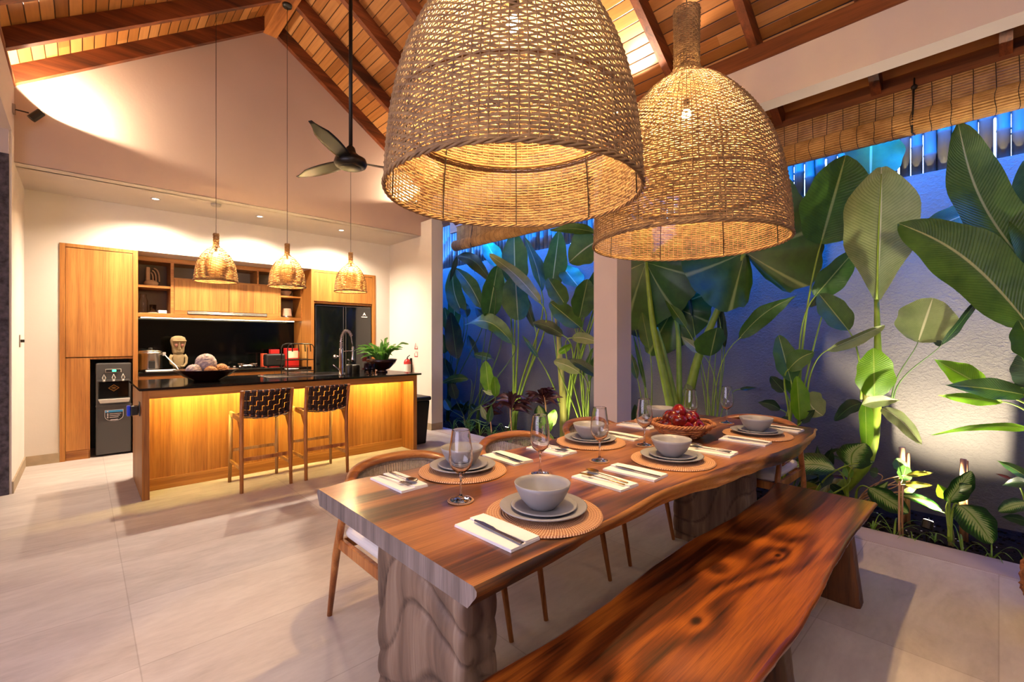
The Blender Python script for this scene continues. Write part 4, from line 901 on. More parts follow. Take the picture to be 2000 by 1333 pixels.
def slableg(x0, x1, y0, y1, h, parent, seed, taper=0, rip=.007, mat='carved', n=14):
    """broad carved plank leg with rippled faces"""
    q = MB(); vs = []
    def ph_(a, z): return 21*z+1.9*math.sin(7*a+seed)+1.6*math.sin(8*z-6*a+seed*2)+a*7
    def disp(a, z, s):
        p = ph_(a, z); return rip*2.2*(abs(math.sin(p))**.55-.6)+rip*.25*math.sin(a*60)
    NZ, NY = 70, 34; per = []
    for j in range(NZ+1):
        z = h*j/NZ; ty = taper*(1-j/NZ); ring = []
        ya, yb_ = y0-ty, y1+ty
        for i in range(NY+1): y = lerp(ya, yb_, i/NY); ring.append((x0-disp(y, z, 0)+(.010 if i in (0, NY) else 0), y, z))
        for i in range(1, 4): ring.append((lerp(x0, x1, i/4), yb_+disp(i, z, 1)*.6, z))
        for i in range(NY+1): y = lerp(yb_, ya, i/NY); ring.append((x1+disp(y, z, 2)-(.010 if i in (0, NY) else 0), y, z))
        for i in range(1, 4): ring.append((lerp(x1, x0, i/4), ya-disp(i, z, 3)*.6, z))
        per.append(ring)
    m = len(per[0]); vs = [p for r in per for p in r]; fs = [(j*m+k, j*m+(k+1) % m, (j+1)*m+(k+1) % m, (j+1)*m+k) for j in range(NZ) for k in range(m)]
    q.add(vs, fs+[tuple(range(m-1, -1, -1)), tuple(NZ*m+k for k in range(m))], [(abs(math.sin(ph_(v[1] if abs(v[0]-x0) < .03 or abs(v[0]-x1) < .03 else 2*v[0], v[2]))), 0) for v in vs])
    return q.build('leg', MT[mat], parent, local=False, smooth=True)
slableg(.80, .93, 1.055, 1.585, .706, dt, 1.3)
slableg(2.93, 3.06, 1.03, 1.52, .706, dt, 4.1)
bn_ = thing('bench', 'long glossy live edge wooden bench in front of the table', 'bench', (1.8, .7, 0))
xb = [.20+i*(3.185-.20)/110 for i in range(111)]
slab('seat', MT['bench'], xb, [(.2, .95), (.76, .935), (1.08, .918), (1.3, .92), (1.46, .932), (1.67, .945), (2.0, .95), (2.17, .938), (2.44, .924), (2.84, .933), (3.18, .962)],
     [(.2, .45), (1.28, .431), (1.46, .427), (1.6, .420), (1.84, .429), (2.2, .449), (2.64, .460), (3.18, .455)], .44, .385, [(.2, .02), (3.2, .03)], [(.2, .02), (3.2, .022)], bn_, MT['bench'], MT['liveedge'], 9, .003)
for x in (.62, 1.72, 2.80): slableg(x, x+.10, .515, .885, .386, bn_, x*3, .045, .003, 'darkleg')
# ---------------------------------------------------------------- cord back dining chair
def chair(loc, rz, label, group):
    t = thing('dining_chair', label, 'chair', loc, rz, group)
    # rail: U shape, open towards -y (the table)
    def rail(s, z0, z1, w=.285, d=.22):
        P = []
        for i in range(33):
            a = PI*i/32; u = math.cos(a); v = math.sin(a)
            P.append((w*math.copysign(abs(u)**.8, u)*s, d*s*v**.85, lerp(z0, z1, v**.8)))
        return [(w*s, -.22, z0-.012), (w*s, -.10, z0-.006)]+P+[(-w*s, -.10, z0-.006), (-w*s, -.22, z0-.012)]
    top = rail(1, .665, .755); low = rail(.93, .545, .575)
    R = [.014, .017]+[.020+.006*math.sin(PI*i/32) for i in range(33)]+[.017, .014]
    MB().tube(top, R, 12, flat=.72).build('back_rail', MT['rail'], t, smooth=True)
    MB().tube(low, .010, 8).build('lower_rail', MT['rail'], t, smooth=True)
    q = MB(); P1 = [Vector(p) for p in top[3:-3]]; P2 = [Vector(p) for p in low[3:-3]]; n = 100
    def at(P, f): k = f*(len(P)-1); i = min(int(k), len(P)-2); return P[i].lerp(P[i+1], k-i)
    for i in range(n):
        f = i/(n-1); a = at(P1, f); b = at(P2, f); q.tube([a-Vector((0, 0, .012)), a.lerp(b, .5), b], .0028, 4, cap=False)
    q.build('cord_back', MT['cord'], t)
    q = MB()
    for P, r in ((P1, .012), ):
        q.tube([p-Vector((0, 0, .022)) for p in P], r, 6)
    q.build('cord_wrap', MT['cord'], t, smooth=True)
    for s in (-1, 1):
        MB().tube([(.262*s, -.37, 0), (.255*s, -.30, .35), (.262*s, -.235, .655)], [.011, .017, .016], 10).build('leg', MT['teak'], t, smooth=True)
        MB().tube([(.248*s, .375, 0), (.262*s, .26, .34), (.272*s, .10, .715)], [.012, .018, .017], 10).build('leg', MT['teak'], t, smooth=True)
    MB().bar((-.25, -.28, .40), (.25, -.28, .40), .025, .05).bar((-.255, -.28, .40), (-.255, .24, .40), .022, .05).bar((.255, -.28, .40), (.255, .24, .40), .022, .05).bar((-.25, .22, .40), (.25, .22, .40), .025, .05).build('seat_frame', MT['teak'], t, bev=.004)
    MB().box(-.245, .245, -.29, .215, .425, .485).build('cushion', MT['cushion'], t, bev=.028, seg=4)
    return t
ch = chair((1.12, 1.845, 0), 0, 'cord backed wooden chair nearest the near left table corner', 'chairs on the kitchen side of the table')
dup(ch, (1.87, 1.845, 0), 0, 'cord backed wooden chair in the middle of the kitchen side of the table')
dup(ch, (2.62, 1.86, 0), 0, 'cord backed wooden chair by the white column, last on the kitchen side')
dup(ch, (3.50, 1.22, 0), -PI/2, 'cord backed wooden chair at the far head of the table near the plants', 'dining chairs')
# ---------------------------------------------------------------- bar stools
def stool(loc, label):
    t = thing('bar_stool', label, 'stool', loc, 0, 'bar stools at the island')
    for s in (-1, 1):
        MB().tube([(.203*s, -.225, 0), (.20*s, -.20, .45), (.20*s, -.205, .66), (.205*s, -.25, .895)], [.015, .019, .018, .016], 8).build('leg', MT['teak'], t, smooth=True)
        MB().tube([(.205*s, .215, 0), (.20*s, .20, .30), (.20*s, .19, .64)], [.014, .018, .017], 8).build('leg', MT['teakl'], t, smooth=True)
        MB().bar((.20*s, -.20, .635), (.20*s, .20, .65), .022, .045).build('seat_rail', MT['teakl'], t, bev=.004)
        q = MB(); q.add([(.20*s-.010, -.20, .62), (.20*s+.010, -.20, .62), (.20*s-.010, -.20, .50), (.20*s+.010, -.20, .50), (.20*s-.010, -.09, .62), (.20*s+.010, -.09, .62)], [(0, 1, 3, 2), (0, 4, 5, 1), (2, 3, 5, 4), (0, 2, 4), (1, 5, 3)]); q.build('bracket', MT['teak'], t)
        MB().bar((.20*s, -.20, .205), (.20*s, .205, .205), .018, .03).build('side_stretcher', MT['teakl'], t, bev=.003)
    MB().bar((-.20, -.205, .285), (.20, -.205, .285), .018, .032).build('stretcher', MT['teak'], t, bev=.003)
    MB().bar((-.20, .205, .30), (.20, .205, .30), .022, .026).build('stretcher', MT['teakl'], t, bev=.003)
    def seat(u, v): return Vector((lerp(-.19, .19, u), lerp(-.19, .19, v), .655-.022*math.sin(PI*u)-.006*math.sin(PI*v)))
    q = MB()
    for i in range(9):
        for j in range(9):
            u0, v0 = i/9, j/9; o = .003 if (i+j) % 2 else -.003; P = [seat(u0+.008, v0+.008), seat(u0+.103, v0+.008), seat(u0+.103, v0+.103), seat(u0+.008, v0+.103)]
            q.add([p+Vector((0, 0, o)) for p in P]+[p+Vector((0, 0, o-.004)) for p in P], [(0, 1, 2, 3), (7, 6, 5, 4), (0, 4, 5, 1), (1, 5, 6, 2), (2, 6, 7, 3), (3, 7, 4, 0)])
    q.build('woven_seat', MT['leather'], t)
    def bk(u, v):
        x = lerp(-.188, .188, u); zt = .885-.012*math.sin(PI*u)*0; zb = .69-.028*math.sin(PI*u); z = lerp(zb, zt, v); return Vector((x, -.215-.035*(z-.66)/.23-.03*math.sin(PI*u), z))
    q = MB(); nx, nz = 8, 5
    for i in range(nx):
        for j in range(nz):
            u0, v0 = i/nx, j/nz; o = .004 if (i+j) % 2 else -.004; g_ = .0025; P = [bk(u0+g_, v0+g_), bk(u0+1/nx-g_, v0+g_), bk(u0+1/nx-g_, v0+1/nz-g_), bk(u0+g_, v0+1/nz-g_)]
            q.add([p+Vector((0, o, 0)) for p in P]+[p+Vector((0, o+.004, 0)) for p in P], [(0, 1, 2, 3), (7, 6, 5, 4), (0, 4, 5, 1), (1, 5, 6, 2), (2, 6, 7, 3), (3, 7, 4, 0)])
    for i in range(nx):
        u0 = (i+.5)/nx; q.tube([bk(u0, 0), bk(u0, .5), bk(u0, 1)], .016, 4, flat=.18, up=(1, 0, 0))
    q.build('woven_back', MT['leather'], t)
    MB().tube([bk(i/12, -.02) for i in range(13)], .011, 8).build('back_rail', MT['teak'], t, smooth=True)
    MB().tube([bk(i/12, 1.0) for i in range(13)], .011, 8).build('back_rail', MT['teak'], t, smooth=True)
    for w_ in (-.02, 1.0):
        for i in range(nx): u0 = (i+.5)/nx; MB().tube([bk(u0-.045, w_), bk(u0+.045, w_)], .0135, 8).build('strap_loop', MT['leather'], t, smooth=True)
    return t
s1 = stool((1.214, 4.745, 0), 'left bar stool with woven dark leather back at the island')
dup(s1, (1.755, 4.745, 0), None, 'right bar stool with woven dark leather back at the island')
# ================================================================ TABLE SETTINGS
ZT0 = ZT+.0005
pm = MB().lathe([(0, 0), (.185, 0), (.19, .003), (.188, .008), (0, .008)], n=64).build('placemat', MT['mat_r'], smooth=False)
pl = MB().lathe([(0, 0), (.085, 0), (.09, .002), (.138, .018), (.143, .022), (.139, .024), (.09, .009), (0, .006)], n=56).build('dinner_plate', MT['cup'], smooth=True)
sp_ = MB().lathe([(0, 0), (.065, 0), (.07, .002), (.103, .014), (.108, .018), (.104, .020), (.07, .008), (0, .005)], n=56).build('side_plate', MT['cup'], smooth=True)
bo = MB().lathe([(0, 0), (.038, 0), (.044, .004), (.070, .032), (.088, .068), (.092, .082), (.089, .083), (.083, .068), (.064, .034), (.036, .012), (0, .010)], n=56).build('soup_bowl', MT['cup'], smooth=True)
gl = thing('wine_glass', '', 'glass')
MB().lathe([(.0, .088), (.012, .092), (.034, .112), (.0425, .140), (.041, .175), (.034, .225), (.0315, .2445), (.0313, .2472), (.0307, .248), (.0301, .2472), (.0301, .2445), (.0326, .225), (.0393, .175), (.0405, .141), (.032, .114), (.010, .097), (0, .094)], n=32).build('glass_bowl', MT['glass'], gl, smooth=True)
MB().lathe([(0, 0), (.038, 0), (.0385, .0015), (.020, .005), (.007, .010), (.0042, .02), (.0036, .05), (.0045, .08), (.008, .090), (0, .0895)], n=32).build('stem', MT['glass'], gl, smooth=True)
cst = MB().lathe([(0, 0), (.045, 0), (.047, .002), (.045, .0045), (0, .0045)], n=40).build('coaster', MT['mat_r'])
def napkin_mesh():
    q = MB(); w, l = .058, .122
    def layer(z0, z1, x0, x1, y0, y1, wv=.0015, ph=0):
        nx, ny = 6, 12; f = lambda z: (lambda u, v: Vector((lerp(x0, x1, u), lerp(y0, y1, v), z+wv*math.sin(v*5+ph)*math.sin(u*3+ph))))
        q.grid(f(z1), nx, ny, uv=False); b = len(q.v)
        q.grid(f(z0), nx, ny, uv=False)
        n1 = (nx+1)*(ny+1); a = b-n1
        edge = [i for i in range(nx+1)]+[(j+1)*(nx+1)+nx for j in range(ny)]+[ny*(nx+1)+nx-1-i for i in range(nx)]+[(ny-1-j)*(nx+1) for j in range(ny-1)]
        for i in range(len(edge)): e0, e1 = edge[i], edge[(i+1) % len(edge)]; q.f.append((a+e0, b+e0, b+e1, a+e1))
    layer(0, .004, -w, w, -l, l, .0008); layer(.0042, .008, -w, w*.98, -l, l*.985, .001, 1); layer(.0084, .0125, .0, w*.96, -l*.99, l*.97, .0012, 2)
    return q
nk = napkin_mesh().build('napkin', MT['napkin'])
def knife():
    t = thing('table_knife', '', 'knife'); q = MB()
    q.add([(-.007, -.105, 0), (.007, -.105, 0), (.006, .01, 0), (-.005, .01, 0), (-.007, -.105, .0035), (.007, -.105, .0035), (.006, .01, .003), (-.005, .01, .003)], [(3, 2, 1, 0), (4, 5, 6, 7), (0, 1, 5, 4), (1, 2, 6, 5), (2, 3, 7, 6), (3, 0, 4, 7)])
    q.build('handle', MT['silver'], t, bev=.001)
    pts = [(-.005, .01), (.006, .01), (.011, .03), (.012, .08), (.004, .112), (-.004, .105), (-.006, .03)]
    m = len(pts); MB().add([(x, y, z) for z in (.0008, .0022) for x, y in pts], [tuple(range(m-1, -1, -1)), tuple(m+i for i in range(m))]+[(i, (i+1) % m, m+(i+1) % m, m+i) for i in range(m)]).build('blade', MT['silver'], t); return t
def spoon(mt='silver'):
    t = thing('spoon', '', 'spoon'); MB().tube([(0, -.105, .002), (0, -.03, .005), (0, .045, .007)], [.0050, .0028, .0026], 6, flat=.5).build('handle', MT[mt], t, smooth=True)
    MB().grid(lambda u, v: Vector(((u-.5)*2*.021*math.sin(PI*min(.999, max(.02, v)))**.6, .04+.066*v, .008-.007*math.sin(PI*v)*(1-((u-.5)*2)**2)+.004)), 8, 10, uv=False).build('spoon_bowl', MT['gold'] if mt == 'gold' else MT['silver'], t, smooth=True, solid=.0012); return t
def fork(mt='silver'):
    t = thing('fork', '', 'fork'); MB().tube([(0, -.105, .002), (0, -.03, .005), (0, .045, .006)], [.0050, .0028, .0028], 6, flat=.5).build('handle', MT[mt], t, smooth=True)
    q = MB(); q.box(-.011, .011, .045, .066, .004, .0056)
    for i in range(4): x = -.0095+i*.0063; q.bar((x, .065, .005), (x*.9, .105, .0035), .0024, .0016)
    q.build('tines', MT['gold'] if mt == 'gold' else MT['silver'], t); return t
KN, SPN, FK = knife(), spoon(), fork(); SPG, FKG = spoon('gold'), fork('gold')
used = set()
def put(src, loc, rz, label, cat, group=None, flip=False):
    if src.name in used: o = dup(src, loc, rz)
    else: used.add(src.name); o = src; o.location = loc; o.rotation_euler = (0, 0, rz)
    o['label'] = label; o['category'] = cat
    if group: o['group'] = group
    return o
seats = [(1.095, 1.015, 'of the near bench side setting', 0), (2.028, 1.055, 'of the middle bench side setting', 0), (2.955, .995, 'of the far bench side setting', 0),
         (1.205, 1.595, 'of the near chair side setting', 1), (2.06, 1.555, 'of the middle chair side setting', 1), (2.93, 1.60, 'of the far chair side setting behind the apples', 1)]
for x, y, s, back in seats:
    put(pm, (x, y, ZT0), x*3, 'round woven cane placemat '+s, 'placemat', 'woven placemats'); z = ZT0+.008
    put(pl, (x+.004, y+.006, z), x, 'large lower grey plate '+s, 'plate', 'dinner plates'); z += .0075
    put(sp_, (x+.002, y, z+.0), x, 'small upper grey plate '+s, 'plate', 'side plates'); z += .0068
    put(bo, (x-.002, y+.004, z), x, 'deep grey stoneware bowl '+s, 'bowl', 'soup bowls')
for x, y, rz, what, s in ((.885, 1.012, .03, 'K', 'nearest the camera, left of the near bench side setting'), (1.523, 1.083, -.04, 'G', 'right of the near bench side setting'), (1.718, 1.065, .03, 'K', 'left of the middle bench side setting'),
                       (2.325, 1.01, .05, 'F', 'right of the middle bench side setting'), (2.705, .975, .02, 'K', 'left of the far bench side setting'), (3.25, .96, -.03, 'K', 'right of the far bench side setting'),
                       (.915, 1.635, .02, 'F', 'at the near left table corner on the chair side'), (1.48, 1.61, -.05, 'K', 'right of the near chair side setting'), (1.755, 1.575, .03, 'F', 'left of the middle chair side setting'),
                       (2.31, 1.52, 0, 'K', 'right of the middle chair side setting'), (2.66, 1.63, .03, 'F', 'left of the far chair side setting'), (3.2, 1.60, .02, 'K', 'right of the far chair side setting')):
    put(nk, (x, y, ZT0), rz, 'folded white napkin '+s, 'napkin', 'folded napkins'); z = ZT0+.0135; R_ = rz+(PI if y > 1.3 else 0)
    if what == 'K': put(KN, (x-.012, y-.02, z), R_-.05, 'steel table knife on the napkin '+s, 'knife', 'table knives')
    else:
        a, b = (FKG, SPG) if what == 'G' else (FK, SPN); w_ = 'gold' if what == 'G' else 'steel'
        put(a, (x-.016, y, z), R_+.05, w_+' fork on the napkin '+s, 'fork', 'forks'); put(b, (x+.022, y+.005, z), R_-.03, w_+' spoon on the napkin '+s, 'spoon', 'spoons')
for x, y, s in ((.973, 1.30, 'nearest and tallest looking wine glass, at the left end of the row'), (1.408, 1.326, 'second wine glass from the camera, before the middle chair'), (1.769, 1.283, 'third wine glass from the camera, in the middle of the table'),
                (2.21, 1.31, 'wine glass just left of the apple basket'), (2.84, 1.35, 'wine glass behind the apple basket'), (3.214, 1.275, 'farthest wine glass on the far right of the table')):
    put(cst, (x, y, ZT0), x, 'woven coaster under the '+' '.join(s.split()[:11]), 'coaster', 'woven coasters'); put(gl, (x, y, ZT0+.005), 0, s, 'glass', 'wine glasses')
# apple basket
BX, BY = 2.57, 1.275
ab = thing('fruit_basket', 'braided wicker basket heaped with red apples', 'basket', (BX, BY, ZT0))
q = MB()
def bk_(a, h): r = .085+.085*(h**.75)+.006*math.sin(9*a); return Vector((r*math.cos(a)*1.08, r*math.sin(a)*.95, .004+.075*h))
for i in range(7):
    h = i/6.0; m = 80
    q.tube([bk_(2*PI*k/m, h)+Vector((math.cos(2*PI*k/m), math.sin(2*PI*k/m), 0))*.004*math.sin(2*PI*k/m*20+PI*i) for k in range(m)], .0062, 5, closed=True)
q.build('weave', MT['wicker'], ab, smooth=True)
q = MB()
for ph in (0, 2*PI/3, 4*PI/3):
    m = 130; q.tube([bk_(a, 1.05)*1.0+Vector((math.cos(a), math.sin(a), 0))*.008*math.cos(18*a+ph)+Vector((0, 0, .007*math.sin(18*a+ph))) for a in [2*PI*k/m for k in range(m)]], .0062, 6, closed=True)
q.build('braided_rim', MT['wicker'], ab, smooth=True); MB().lathe([(0, 0), (.09, 0), (.095, .008), (0, .008)], n=30).build('base', MT['wicker'], ab)
ap = thing('apple', '', 'apple')
def appleprof(): return [(0, -.026), (.012, -.031), (.022, -.030), (.034, -.018), (.040, .002), (.039, .018), (.030, .031), (.018, .034), (.008, .028), (0, .022)]
MB().lathe(smoothprof(appleprof()), n=24).build('body', MT['apple'], ap, smooth=True); MB().tube([(0, 0, .022), (.002, 0, .04)], .0018, 5).build('stem', MT['stump'], ap)
first = True
spots = []
for k in range(7): a = 2*PI*k/7+.3; spots.append((.095*math.cos(a), .085*math.sin(a), .072))
spots += [(0, 0, .06), (.052, .03, .122), (-.05, .035, .124), (.0, -.045, .122), (.0, .075, .118), (-.02, .01, .160), (.095, -.02, .118), (-.09, -.025, .118)]
ordn = ['leftmost', 'second from the left', 'third from the left', 'fourth from the left', 'fifth from the left', 'sixth from the left', 'seventh from the left', 'rightmost']
ALAB = {}
for lo, hi, nm in ((0, 8, 'low apple at the rim of the basket'), (8, 15, 'apple in the upper layer of the heap')):
    ids = [i for i in range(lo, hi) if i != 12]; ids.sort(key=lambda i: spots[i][0]*_c-spots[i][1]*_s)
    for r_i, i in enumerate(ids): ALAB[i] = (ordn[r_i] if r_i < len(ids)-1 else 'rightmost')+' dark red '+nm
ALAB[12] = 'dark red apple on the very top of the heap'
rs = random.Random(8); lbl = ['at the rim of the basket', 'in the middle layer', 'on top of the heap']
for i, (dx, dy, dz) in enumerate(spots):
    o = ap if i == 0 else dup(ap); o.location = (BX+dx, BY+dy, ZT0+dz-.012); o.rotation_euler = (rs.uniform(-1.2, 1.2), rs.uniform(-1.2, 1.2), rs.uniform(0, 6)); k = rs.uniform(.95, 1.12); o.scale = (k, k, k*.95)
    o['label'] = ALAB[i] if ALAB else 'dark red apple '+('sunk among the others low in the wicker basket' if i < 8 else ('on the very top of the apple heap' if i == 12 else 'in the upper layer of the basket heap')); o['category'] = 'apple'; o['group'] = 'apples low in the basket' if i < 8 else ('top apple' if i == 12 else 'apples in the upper layer')
    if i == 12: del o['group']
# ================================================================ bark planter at the right edge
bk2 = thing('bark_planter', 'rough bark covered planter at the right edge', 'planter', (3.31, -.285, 0))
m = MB().lathe(smoothprof([(0, 0), (.14, 0), (.175, .03), (.205, .12), (.215, .20), (.20, .29), (.18, .34), (.15, .36), (.145, .33), (0, .32)]), n=54)
rs = random.Random(2)
for i in range(len(m.v)): x, y, z = m.v[i]; k = 1+rs.uniform(-.05, .05); m.v[i] = (x*k, y*k, z+(rs.uniform(-.008, .008) if z > .02 else 0))
m.build('body', MT['bark'], bk2, smooth=False)
# ================================================================ GARDEN
CAMP = Vector((0, 0, H))
def depth(p): return p.x*_s+p.y*_c
def wprof(shape, v):
    if shape == 'paddle': return max(0.012, math.sin(PI*min(1, v**.78*.985+.012))**.62)
    if shape == 'spade': return max(0.012, math.sin(PI*min(1, v**1.35*.97+.01))**.75)
    if shape == 'lance': return max(0.01, math.sin(PI*min(1, v**.72))**1.0)
    if shape == 'oval': return max(0.012, math.sin(PI*min(1, v**.86*.99+.008))**.55)
    if shape == 'strap': return max(0.02, (1-v)**.6*min(1, v*6+.25))
    return math.sin(PI*v)
def leaf_mesh(base, tip, hw, nrm, fold=.25, arch=0, shape='paddle', wave=.03, twist=0, nu=8, nv=18, seed=0, q=None, side_arch=0):
    base, tip = Vector(base), Vector(tip); ax = tip-base; L = ax.length; a = ax.normalized(); sd = a.cross(nrm).normalized(); n = sd.cross(a).normalized()
    q = q or MB(); rng = random.Random(seed); p1, p2 = rng.uniform(0, 6), rng.uniform(0, 6)
    def fn(u, v):
        s = (u-.5)*2; w_ = hw*wprof(shape, v); c = base+ax*v+Vector((0, 0, arch*L*math.sin(PI*v**.9)))+sd*side_arch*L*math.sin(PI*v); tw = twist*v
        sdv = sd*math.cos(tw)+n*math.sin(tw); nv_ = n*math.cos(tw)-sd*math.sin(tw)
        h = fold*abs(s)**1.3*w_+wave*L*math.sin(v*13+p1+(1.5 if s > 0 else 0))*s*s*.5+wave*.6*L*math.sin(v*5+p2)*s
        return c+sdv*s*w_*(1+.05*math.sin(v*17+p2)*abs(s))+nv_*h
    q.grid(fn, nu, nv); return q
def ear_mesh(base, tip, hw, nrm, seed=0):
    base, tip = Vector(base), Vector(tip); ax = tip-base; L = ax.length; a = ax.normalized(); sd = a.cross(nrm).normalized(); n = sd.cross(a).normalized()
    tab = [(0, 1.0), (.35, .86), (.8, .72), (1.3, .66), (1.8, .66), (2.3, .64), (2.7, .52), (2.95, .30), (PI, .06)]
    nt_, nr_ = 72, 6; q = MB()
    def fn(u, v):
        th_ = (u-.5)*2*PI*.995; r = interp(tab, abs(th_))*L*(1+.03*abs(math.sin(th_*11)))*v; x = r*math.cos(th_); y = r*math.sin(th_)*hw/(L*.66)
        return base+a*x+sd*y+n*(.10*L*v*v*math.cos(2*th_)*.6-.16*L*v*v+.02*L*math.sin(th_*9)*v*v)
    vs = [fn(i/nt_, j/nr_) for j in range(nr_+1) for i in range(nt_+1)]; us = [(i/nt_, .0) for j in range(nr_+1) for i in range(nt_+1)]
    fs = [(j*(nt_+1)+i, j*(nt_+1)+i+1, (j+1)*(nt_+1)+i+1, (j+1)*(nt_+1)+i) for j in range(nr_) for i in range(nt_)]
    return q.add(vs, fs, us)
def plant(name, label, cat, root, leaves, stemmat='stalk', group=None, stem_r=.006, partname='leaf', default_x=4.5, merge=False):
    """root = (x, y) on the soil; leaves in photo pixels at a chosen distance x from the room axis"""
    t = thing(name, label, cat, (root[0], root[1], -.05), 0, group); rt = Vector((root[0], root[1], -.05)); rng = random.Random(len(label)); st = MB(); mg = {}
    for i, lf in enumerate(leaves):
        lf = dict(lf); bu, bv, tu, tv, wp = lf['p']; xb = lf.get('x', default_x); xt = lf.get('xt', xb-rng.uniform(-.08, .10)); B = AX(bu, bv, xb); T = AX(tu, tv, xt)
        mid = (B+T)/2; tilt = math.radians(lf.get('tilt', rng.uniform(-25, 25))); hw = wp/2/F*depth(mid)/max(.35, math.cos(tilt)); nrm = (CAMP-mid).normalized()
        ax = (T-B).normalized(); nrm = Matrix.Rotation(tilt, 3, ax) @ nrm
        if lf.get('back'): nrm = -nrm
        m = lf.get('m', 'paddle'); sh = lf.get('s', 'paddle')
        if sh == 'ear': q = ear_mesh(B, T, hw, nrm, i)
        else: q = leaf_mesh(B, T, hw, nrm, lf.get('fold', .22), lf.get('arch', 0), sh, lf.get('wave', .025), lf.get('twist', 0), 6 if merge else 8, 10 if merge else 20, i+len(label), mg.get(m) if merge else None, lf.get('sa', 0))
        if merge: mg[m] = q
        else: q.build(partname, LF[m], t, local=False, smooth=True)
        if not lf.get('nostem'):
            r0 = lf.get('r', stem_r); src = Vector(lf['from']) if 'from' in lf else (AX(*lf['fp'][:2], lf['fp'][2]) if 'fp' in lf else rt+Vector((rng.uniform(-.03, .03), rng.uniform(-.03, .03), 0)))
            dirL = (T-B).normalized(); k = (B-src).length*.42; c1 = src+Vector((0, 0, 1))*k; c2 = B-dirL*k*lf.get('ben', .55)
            P = [src*(1-s)**3+c1*3*s*(1-s)**2+c2*3*s*s*(1-s)+B*s**3 for s in [j/14 for j in range(15)]]+[B+(T-B)*.04]
            st.tube(P, [lerp(r0*1.5, r0*.6, j/15) for j in range(16)], 7)
    if merge:
        for m, q in mg.items(): q.build('foliage', LF[m], t, local=False, smooth=True)
    if st.v: st.build('stems', MT[stemmat], t, local=False, smooth=True)
    return t
def L(*p, **k): k['p'] = p; return k
def G(u, v, z=-.05): p = AZ(u, v, z); return (p.x, p.y)
# ---- right hand bay
plant('elephant_ear_plant', 'giant elephant ear with thick pale stalks behind the far table lamp', 'plant', (4.55, 2.22),
      [L(1262, 512, 1215, 640, 170, m='ear', s='ear', x=4.35, tilt=35, r=.032, nostem=True), L(1455, 492, 1380, 300, 225, m='ear', s='ear', x=4.6, tilt=10, back=True, nostem=True),
       L(1318, 600, 1262, 690, 105, m='ear', s='ear', x=4.7, tilt=30, nostem=True), L(1240, 560, 1262, 660, 90, m='dark', s='oval', x=4.75, nostem=True)])
t = bpy.context.scene.objects['elephant_ear_plant']
def stalk(pts, r0, r1, name='stalk', mat='stalk', par=t):
    P = []
    for a, b in zip(pts, pts[1:]):
        for k in range(6): P.append(Vector(a).lerp(Vector(b), k/6))
    P.append(Vector(pts[-1])); n = len(P)
    for _ in range(3): P = [P[0]]+[(P[i-1]+P[i]*2+P[i+1])/4 for i in range(1, n-1)]+[P[-1]]
    return MB().tube(P, [lerp(r0, r1, i/(n-1)) for i in range(n)], 10).build(name, MT[mat], par, local=False, smooth=True)
R0 = Vector((4.5, 2.25, -.05)); R1 = Vector((4.6, 2.12, -.05))
stalk([R0, AX(1312, 800, 4.45), AX(1275, 640, 4.4), AX(1262, 512, 4.35)], .060, .018)
stalk([R0, AX(1322, 800, 4.5), AX(1297, 690, 4.55), AX(1282, 640, 4.55)], .045, .02)
stalk([R1, AX(1327, 800, 4.6), AX(1326, 660, 4.65), AX(1318, 600, 4.7)], .040, .018)
stalk([R1, AX(1335, 815, 4.55), AX(1362, 700, 4.55), AX(1395, 620, 4.58), AX(1455, 492, 4.6)], .065, .022)
plant('calathea_clump', 'slender green clump with thin stems right of the elephant ear stalks', 'plant', (4.5, 1.93),
      [L(1388, 695, 1400, 640, 52, m='paddle', s='oval', x=4.35, tilt=50, back=True), L(1443, 662, 1558, 577, 34, m='paddle', s='lance', x=4.45, arch=.10, tilt=30), L(1340, 640, 1295, 576, 20, m='paddle', s='lance', x=4.5, tilt=20),
       L(1370, 690, 1330, 657, 18, m='pale', s='lance', x=4.5), L(1393, 588, 1378, 560, 18, m='paddle', s='lance', x=4.6), L(1402, 650, 1416, 520, 8, m='dark', s='lance', x=4.7), L(1352, 620, 1342, 550, 7, m='dark', s='lance', x=4.7),
       L(1345, 775, 1340, 750, 20, m='pale', s='oval', x=4.4), L(1445, 760, 1478, 757, 8, m='dark', s='lance', x=4.7), L(1415, 680, 1412, 600, 12, m='dark', s='lance', x=4.7)], stem_r=.0055)
plant('calathea_clump', 'leafy green clump with a round pale leaf beyond the far end of the table', 'plant', (4.5, 1.33),
      [L(1545, 745, 1521, 655, 42, m='paddle', x=4.4, tilt=25, fp=(1543, 835, 4.45)), L(1540, 722, 1590, 688, 36, m='paddle', x=4.35, arch=.1, fp=(1543, 835, 4.45)), L(1562, 820, 1556, 735, 34, m='lime', x=4.4, fold=.5, tilt=20, nostem=True), L(1575, 770, 1607, 812, 56, m='pale', s='oval', x=4.5, tilt=20, wave=.01, sa=.12),
       L(1532, 765, 1505, 735, 24, m='dark', x=4.6), L(1525, 800, 1480, 786, 20, m='dark', s='lance', x=4.6, arch=.1), L(1565, 825, 1592, 800, 18, m='dark', s='lance', x=4.45), L(1545, 825, 1525, 818, 18, m='dark', s='oval', x=4.45), L(1548, 770, 1538, 690, 26, m='paddle', x=4.55)], stem_r=.007)
